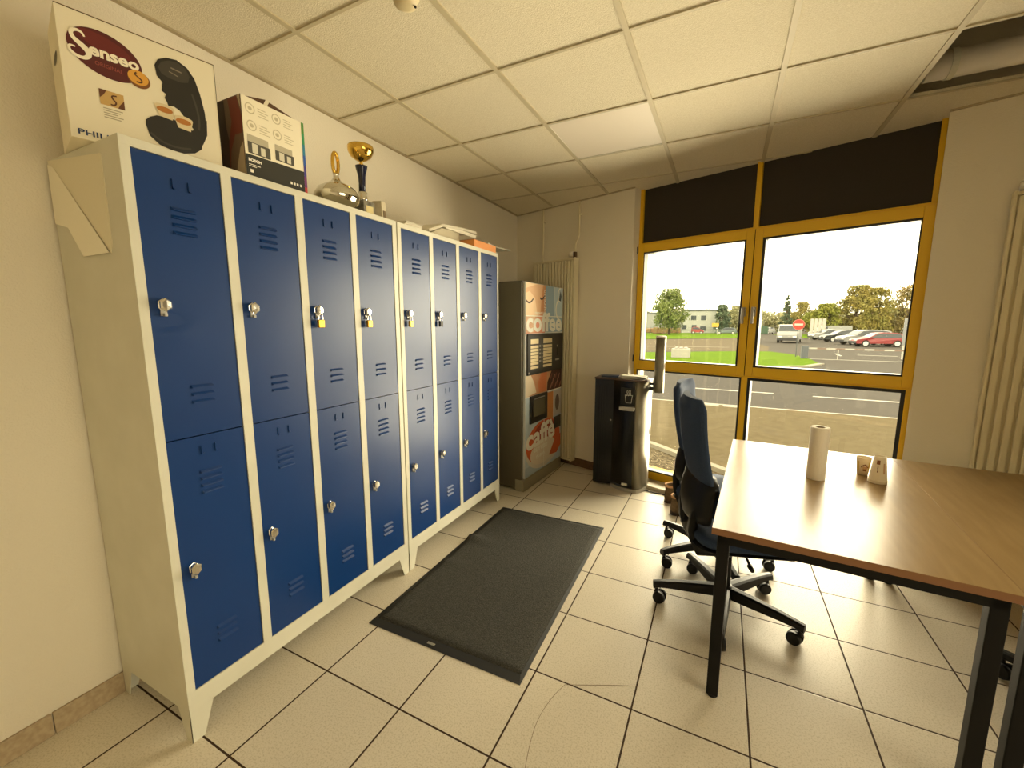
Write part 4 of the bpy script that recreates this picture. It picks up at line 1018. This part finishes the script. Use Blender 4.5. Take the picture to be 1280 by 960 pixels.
# vehicles
M_carglass = mat('car_glass', (40, 46, 50), .1); M_tyre = mat('tyre', (24, 24, 24), .8); M_hub = mat('hubcap', (190, 190, 186), .35, .5); M_lamp = mat('headlamp', (220, 222, 216), .2); M_tail = mat('tail_lamp', (170, 30, 24), .3); M_bumper = mat('bumper_dark', (46, 46, 48), .6)
def car(x, y, rz, paint, label, prof='hatch', L_=4.0, Wd=1.7, Ht=1.48, cat='car', group=None, name='car'):
    t = thing(name, label, cat, (x, y, GZ), rz, group)
    P = {'hatch': ([(-2.0, .34), (-1.98, .62), (-1.86, .78), (-1.0, .92), (-.25, 1.42), (.2, 1.48), (1.1, 1.46), (1.62, 1.36), (1.88, .98), (1.98, .86), (2.0, .36)], [(-.86, .94), (-.22, 1.36), (.2, 1.41), (1.05, 1.39), (1.52, 1.30), (1.72, .98)]),
         'suv': ([(-2.05, .40), (-2.05, .72), (-1.9, .92), (-1.1, 1.05), (-.5, 1.56), (.1, 1.66), (1.3, 1.64), (1.8, 1.50), (2.02, 1.05), (2.05, .40)], [(-.98, 1.06), (-.46, 1.50), (.1, 1.58), (1.2, 1.56), (1.65, 1.44), (1.84, 1.06)]),
         'van': ([(-2.5, .36), (-2.5, .85), (-2.38, 1.05), (-1.75, 1.2), (-1.15, 1.88), (-.85, 1.97), (2.4, 1.97), (2.48, 1.8), (2.5, .36)], [(-1.62, 1.22), (-1.1, 1.82), (-.55, 1.84), (-.5, 1.22)])}[prof]
    bx0 = 2.0 if prof == 'hatch' else (2.05 if prof == 'suv' else 2.5); bh = {'hatch': 1.48, 'suv': 1.66, 'van': 1.97}[prof]
    k = L_ / (2 * bx0); kz = Ht / bh
    def wz(z): return Wd / 2 * (1 if z < 1.0 * bh / 1.6 else 1 - .16 * (z - 1.0 * bh / 1.6) / (.6 * bh / 1.6)) if prof != 'van' else Wd / 2 * (1 - .04 * max(0, z - 1.1))
    mb = MB(paint)
    mb.rings([[(px * k, s_ * wz(pz) * (1.0 if abs(s_) == 1 else 1), pz * kz) for px, pz in P[0]] for s_ in (-1, -.94, .94, 1)])
    mb.use(M_bumper)
    for s_ in (-1, 1): mb.bb((s_ * bx0 * k - .06, -Wd / 2 * .96, .30), (s_ * bx0 * k + .04, Wd / 2 * .96, .52 if prof != 'van' else .62), .03)
    mb.build('body', t)
    mb = MB(M_carglass)
    for s_ in (-1, 1): mb.poly([(px * k, s_ * (wz(pz) + .006), pz * kz) for px, pz in P[1]])
    i0 = {'hatch': 3, 'suv': 3, 'van': 3}[prof]
    a, b = P[0][i0], P[0][i0 + 1]
    def lerp(a, b, f): return (a[0] + (b[0] - a[0]) * f, a[1] + (b[1] - a[1]) * f)
    q0, q1 = lerp(a, b, .08), lerp(a, b, .92)
    mb.poly([((q0[0] - .012) * k, -wz(q0[1]) * .92, q0[1] * kz + .012), ((q0[0] - .012) * k, wz(q0[1]) * .92, q0[1] * kz + .012), ((q1[0] - .012) * k, wz(q1[1]) * .92, q1[1] * kz + .012), ((q1[0] - .012) * k, -wz(q1[1]) * .92, q1[1] * kz + .012)])
    if prof != 'van':
        a, b = P[0][-4], P[0][-3]; q0, q1 = lerp(a, b, .1), lerp(a, b, .9)
        mb.poly([((q0[0] + .015) * k, -wz(q0[1]) * .9, q0[1] * kz + .01), ((q0[0] + .015) * k, wz(q0[1]) * .9, q0[1] * kz + .01), ((q1[0] + .015) * k, wz(q1[1]) * .9, q1[1] * kz + .01), ((q1[0] + .015) * k, -wz(q1[1]) * .9, q1[1] * kz + .01)])
    mb.build('windows', t, fix=False)
    for fx in (-.62, .64):
        for s_ in (-1, 1):
            cx2 = fx * bx0 * k; mb = MB(M_tyre)
            mb.cyl((cx2, s_ * (Wd / 2 - .20), .31), (cx2, s_ * (Wd / 2 + .012), .31), .31, seg=20); mb.use(M_hub); mb.cyl((cx2, s_ * (Wd / 2 + .012), .31), (cx2, s_ * (Wd / 2 + .02), .31), .20, seg=16); mb.build('wheel', t)
    for s_ in (-1, 1):
        mb = MB(M_lamp); mb.bb((-bx0 * k * 1.0 - .01, s_ * Wd * .33 - .16, .62 * kz), (-bx0 * k * .965, s_ * Wd * .33 + .16, .76 * kz), .02); mb.build('headlamp', t)
        mb = MB(M_tail); mb.bb((bx0 * k * .97, s_ * Wd * .42 - .07, .78 * kz), (bx0 * k * 1.0 + .01, s_ * Wd * .42 + .07, 1.02 * kz), .02); mb.build('tail_lamp', t)
    return t
P_red = mat('paint_red', (119, 30, 33), .3); P_white = mat('paint_white', (132, 133, 130), .3); P_dark = mat('paint_charcoal', (34, 39, 41), .3)
# cars face -x (left) by default
car(15.3, 49.2, R(8), P_red, 'dark red hatchback parked nearest in the row of cars', 'hatch', 3.75, 1.65, 1.32)
car(15.3, 53.3, R(14), P_white, 'white SUV parked right behind the red hatchback', 'suv', 4.3, 1.8, 1.52)
car(15.2, 60.6, R(10), P_dark, 'dark grey estate car parked between two white cars', 'suv', 4.3, 1.75, 1.38)
car(15.2, 67.8, R(12), P_white, 'small white car parked left of the dark grey car', 'suv', 4.2, 1.8, 1.42)
car(16.5, 74.5, R(6), P_white, 'white van parked at the back of the car row', 'van', 4.8, 1.9, 1.85, 'van', None, 'van')
car(9.35, 56.2, R(78), P_white, 'white delivery van facing the window on the road', 'van', 5.0, 2.0, 2.05, 'van', None, 'van')
car(11.2, 103, R(60), P_white, 'distant white car left of the delivery van', 'hatch', 3.8, 1.6, 1.45)
car(3.4, 98, R(0), mat('paint_green', (96, 110, 104), .3), 'distant grey-green car beyond the left lawn', 'hatch', 4.0, 1.6, 1.4)
car(-2.1, 99, R(180), mat('paint_red2', (160, 66, 58), .4), 'distant red car in front of the pale two-storey building', 'hatch', 2.5, 1.4, 1.5)

# things in the far street
t = thing('notice_board', 'white slatted board behind the parked cars', 'board', (14.6, 72, GZ))
mb = MB(M_line); 
for k in range(4): mb.bb((-.87 + k * .46, -.04, .7), (-.5 + k * .46, .04, 2.85), .02)
mb.build('slats', t)
mb = MB(M_steelgrey); mb.bb((-.9, .04, .0), (-.82, .1, 2.8)); mb.bb((.86, .04, .0), (.94, .1, 2.8)); mb.bb((-.9, .04, 1.4), (.94, .1, 1.5)); mb.build('frame', t)
t = thing('traffic_sign', 'small yellow roadside sign with white post beyond the left lawn', 'road sign', (1.5, 92, GZ + .05))
mb = MB(M_line); mb.cyl((.3, 0, 0), (.3, 0, 2.85), .08, seg=8); mb.build('post', t)
mb = MB(mat('sign_yellow', (196, 160, 60), .5)); mb.bb((-.75, -.12, 1.5), (.5, -.06, 2.25), .02); mb.build('board', t)
t = thing('container', 'green container by the distant trees left of the delivery van', 'container', (10.4, 100, GZ))
mb = MB(mat('container_green', (60, 84, 66), .7)); mb.bb((-.7, -.6, .1), (.7, .6, 1.65), .05); mb.build('box', t); mb = MB(mat('container_green2', (48, 66, 54), .7)); mb.bb((-.72, -.62, 1.65), (.72, .62, 1.75), .02); mb.build('lid', t)
t = thing('fence', 'thin dark wire fence beyond the left lawn', 'fence', (-4.2, 90, GZ + .05))
for k in range(8):
    mb = MB(mat('fence_dark', (86, 88, 84), .6)); mb.cyl((-9 + k * 2.6, 0, 0), (-9 + k * 2.6, 0, 1.4), .035, seg=6); mb.build('fence_post', t)
mb = MB(mat('fence_dark', 0))
for z in (.3, .7, 1.05, 1.35): mb.bb((-9, -.012, z), (9.2, .012, z + .025))
mb.build('wire', t)
t = thing('hedge', 'low rust-brown hedge in front of the pale far buildings', 'hedge', (-12.5, 95, GZ))
mb = MB(mat('rust_hedge', (140, 96, 66), .9, noise=(2, (118, 110, 70), .5)))
for k in range(18): mb.box((-6.0 + k * .75, rnd.uniform(-.2, .2), .7), (1.0, .9, 1.2 + rnd.uniform(-.25, .3)), (0, 0, rnd.uniform(-.3, .3)), .2)
mb.build('bushes', t)
M_bw = mat('building_pale', (158, 160, 152), .8); M_bw2 = mat('building_grey', (140, 142, 136), .8); M_roof = mat('building_roof', (71, 72, 71), .8); M_bwin = mat('building_glass', (58, 64, 66), .3)
def building(x0, x1, y, h, wins, label, m=M_bw):
    t = thing('building', label, 'building', ((x0 + x1) / 2, y, GZ)); w = x1 - x0
    mb = MB(m); mb.bb((-w / 2, 0, 0), (w / 2, 9, h)); mb.build('walls', t)
    mb = MB(M_roof); mb.bb((-w / 2 - .15, -.15, h), (w / 2 + .15, 9.1, h + .22)); mb.build('roof', t)
    for (a, z, ww, hh) in wins:
        mb = MB(M_bwin); mb.bb((a - ww / 2, -.05, z), (a + ww / 2, .02, z + hh)); mb.build('window', t)
    return t
building(-5.84, 1.29, 106, 5.15, [(-1.1, 3.0, 1.1, 1.05), (1.0, 3.0, 1.1, 1.05), (-3.0, .9, .9, 1.0), (1.0, .6, 1.2, 1.0), (-.9, .2, 1.0, 1.7)], 'pale two-storey building with square windows beyond the lawn')
building(-22, -6.2, 112, 4.9, [(3.0, 2.6, 1.0, .8), (-3, 2.6, 1.0, .8), (5, .6, 1.4, 1.2)], 'long low pale building at the left edge of the view', M_bw2)
t = building(10.8, 12.6, 127, 3.0, [(0, 1, .9, .9)], 'small grey house among trees behind the delivery van', M_bw2)

# trees: leaf clumps on a trunk
def tree(x, y, base, top, halfw, cols_, label, shape='round', n=2200, leaf=.35, dense=2, depth=None, seed=1, trunk=.25, z_low=.12):
    if 60 < y < 75:
        q = 86.0 + (seed % 4) * 2.5; q = (q + .65) / (y + .65); x = 2.09 + (x - 2.09) * q; y = (y + .65) * q - .65; top = 1.47 + (top - 1.47) * q; halfw *= q; leaf *= q
    rr = random.Random(seed); hgt = top - base
    t = thing('tree', label, 'tree', (x, y, base), 0)
    mb = MB(mat('leaf_' + '_'.join(map(str, cols_[0])), cols_[0], .85, spec=0.1, noise=(.55, cols_[1], .4)))
    dp = depth or halfw
    cl = []
    for k in range(60):
        f = rr.uniform(z_low, .97)
        if shape == 'cone': ww = max(.03, 1 - f) * 1.0
        elif shape == 'egg': ww = math.sin(PI * min(1, (f - z_low) / (1 - z_low) * .80 + .18)) ** .7
        else: ww = max(.15, math.sqrt(max(0, 1 - ((f - .52) / .52) ** 2)))
        a = rr.uniform(0, 2 * PI); q = rr.uniform(.35, .85)
        cl.append((Vector((halfw * ww * q * math.cos(a), dp * ww * q * math.sin(a), hgt * f)), ww))
    for k in range(n * dense):
        c, ww = rr.choice(cl); rad = halfw * (.30 if shape != 'cone' else .16 * (.4 + ww))
        d = Vector((rr.gauss(0, 1), rr.gauss(0, 1), rr.gauss(0, .75))); d = d.normalized() * rad * rr.uniform(.5, 1.15)
        p = c + d; p.z = max(.02 * hgt, min(p.z, hgt))
        e = Euler((rr.uniform(0, PI), rr.uniform(0, PI), rr.uniform(0, PI))).to_matrix(); l_ = leaf * .8 * rr.uniform(.6, 1.3)
        mb.poly([p + e @ Vector(v) * l_ for v in ((-.5, 0, 0), (0, -.3, .08), (.5, 0, 0), (0, .3, .08))])
    mb.build('foliage', t, fix=False)
    mb = MB(mat('bark', (96, 80, 62), .9)).use(mat('bark', 0), True)
    mb.cyl((0, 0, 0), (0, 0, hgt * .55), trunk, trunk * .5, 10)
    for k in range(7):
        c = cl[k * 3][0]; mb.tube([(0, 0, hgt * (.15 + .05 * k)), c * .6 + Vector((0, 0, hgt * .12)), c], (trunk * .4, trunk * .12), 6, 1)
    mb.build('trunk', t)
    return t
G1 = ((122, 130, 74), (98, 112, 62)); G2 = ((110, 114, 78), (128, 126, 82)); AU = ((140, 124, 66), (118, 116, 66)); AU2 = ((138, 116, 74), (118, 112, 70)); YG = ((138, 136, 62), (112, 120, 56)); DG = ((88, 102, 80), (98, 108, 86)); HZ = ((140, 140, 104), (152, 148, 108))  # leaf colours lightened and greyed, so distance haze is put into the colour
tree(-6.6, 86, GZ, 8.1, 3.6, G1, 'round light green tree standing alone in front of the pale buildings', 'egg', 3200, .5, seed=3, z_low=.2)
tree(2.5, 104, GZ, 5.7, 1.9, DG, 'dark green tree just right of the two-storey building', 'egg', 1600, .5, seed=4)
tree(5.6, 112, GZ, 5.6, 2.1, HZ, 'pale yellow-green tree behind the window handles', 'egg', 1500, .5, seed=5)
tree(14.8, 106, GZ, 7.8, 1.8, DG, 'dark spruce with pointed top behind the delivery van', 'cone', 2400, .45, seed=6, z_low=.03)
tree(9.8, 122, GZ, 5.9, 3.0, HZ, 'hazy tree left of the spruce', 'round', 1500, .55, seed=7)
tree(18.4, 112, GZ, 6.2, 2.6, AU, 'ochre tree right of the spruce', 'egg', 1800, .5, seed=8)
tree(18.2, 97, GZ, 3.2, 1.0, DG, 'small dark tree behind the white slatted board', 'egg', 900, .35, seed=9)
tree(15.2, 70.5, GZ, 4.2, 2.0, YG, 'yellow-green tree left of the autumn trees, over the parked white cars', 'egg', 2200, .38, seed=10)
tree(17.4, 66, GZ, 6.2, 2.2, AU, 'tall ochre autumn tree over the white SUV', 'egg', 3000, .36, seed=11)
tree(19.6, 67, GZ, 5.9, 2.0, AU, 'full ochre autumn tree over the red hatchback', 'egg', 2600, .36, seed=12)
tree(21.4, 63, GZ, 5.9, 1.9, AU2, 'brownish thin autumn tree right of the red hatchback', 'egg', 1500, .34, seed=13)
tree(24.0, 65, GZ, 7.4, 2.2, AU2, 'rust-coloured tall tree at the right edge of the window', 'egg', 1700, .36, seed=14)
tree(13.2, 69, GZ, 3.0, 1.3, YG, 'low yellow-green shrub-like tree behind the slatted board', 'egg', 1200, .32, seed=15)
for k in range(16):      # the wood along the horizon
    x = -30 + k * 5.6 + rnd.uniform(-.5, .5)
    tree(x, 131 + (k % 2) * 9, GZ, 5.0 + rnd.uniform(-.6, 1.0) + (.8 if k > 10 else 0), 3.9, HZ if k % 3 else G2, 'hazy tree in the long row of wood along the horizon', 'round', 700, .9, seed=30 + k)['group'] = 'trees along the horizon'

# ------------------------------------------------------------------ light
w = bpy.data.worlds.new('overcast'); sc.world = w; w.use_nodes = True
bg = w.node_tree.nodes['Background']; bg.inputs['Color'].default_value = (1.0, 0.88, 0.62, 1); bg.inputs['Strength'].default_value = 3.4
def area(name, mtx, sx, sy, power, color, portal=False):
    l = bpy.data.lights.new(name, 'AREA'); l.shape = 'RECTANGLE'; l.size = sx; l.size_y = sy; l.energy = power; l.color = color
    o = bpy.data.objects.new(name, l); col.objects.link(o); o.matrix_world = mtx
    if portal: l.cycles.is_portal = True
    return o
def facing(p, d, up=(0, 0, 1)):
    q = Vector(d).to_track_quat('-Z', 'Y'); return Matrix.Translation(p) @ q.to_matrix().to_4x4()
area('sky_portal_front', facing(W(2.41, .20, 1.1), -nW), 1.92, 2.2, 1, (1, 1, 1), True)
area('sky_portal_side', facing(W(5.42, .20, 1.1), -nW), 1.75, 2.2, 1, (1, 1, 1), True)

# added area lamps: the first boosts the daylight of the big window
area('window_daylight_boost', facing(W(2.41, .22, 1.10), -nW + Vector((0, 0, .12))), 1.86, 2.1, 135, (1.0, .86, .60))
area('side_window_fill', facing((XR + .25, -.6, 1.5), (-1, 0, -.25)), 2.5, 1.35, 27, (1.0, .86, .60))  # lamp added outside the unseen right-hand window to brighten the room
area('paving_bounce_fill', facing(W(2.41, 1.2, -.45), -nW * .75 + Vector((0, 0, 1.0))), 2.6, 1.3, 22, (1.0, .84, .52))  # lamp added low outside to brighten the ceiling, in place of ground bounce
# ------------------------------------------------------------------ camera
cam = bpy.data.cameras.new('camera'); co = bpy.data.objects.new('camera', cam); col.objects.link(co)
f_, yaw, pitch, roll = 520.8114, 0.4580, -0.1424, -0.0001
cam.sensor_fit = 'HORIZONTAL'; cam.sensor_width = 36.0; cam.lens = f_ / 1280 * 36.0; cam.clip_start = .02; cam.clip_end = 600
fw = Vector((-math.sin(yaw) * math.cos(pitch), math.cos(yaw) * math.cos(pitch), math.sin(pitch)))
rt = Vector((math.cos(yaw), math.sin(yaw), 0)); up = rt.cross(fw)
rt2 = rt * math.cos(roll) + up * math.sin(roll); up2 = -rt * math.sin(roll) + up * math.cos(roll)
m3 = Matrix((rt2, up2, -fw)).transposed()
co.matrix_world = Matrix.Translation((2.0945, -.6485, 1.4705)) @ m3.to_4x4()
sc.camera = co
sc.view_settings.view_transform = 'Standard'; sc.view_settings.look = 'None'; sc.view_settings.exposure = 0.70; sc.view_settings.gamma = 1.0
sc.view_settings.use_curve_mapping = False
sc.cycles.max_bounces = 10; sc.cycles.diffuse_bounces = 6; sc.cycles.transparent_max_bounces = 16; sc.cycles.use_denoising = True
sc.cycles.caustics_reflective = False; sc.cycles.caustics_refractive = False; sc.cycles.sample_clamp_indirect = 4.0
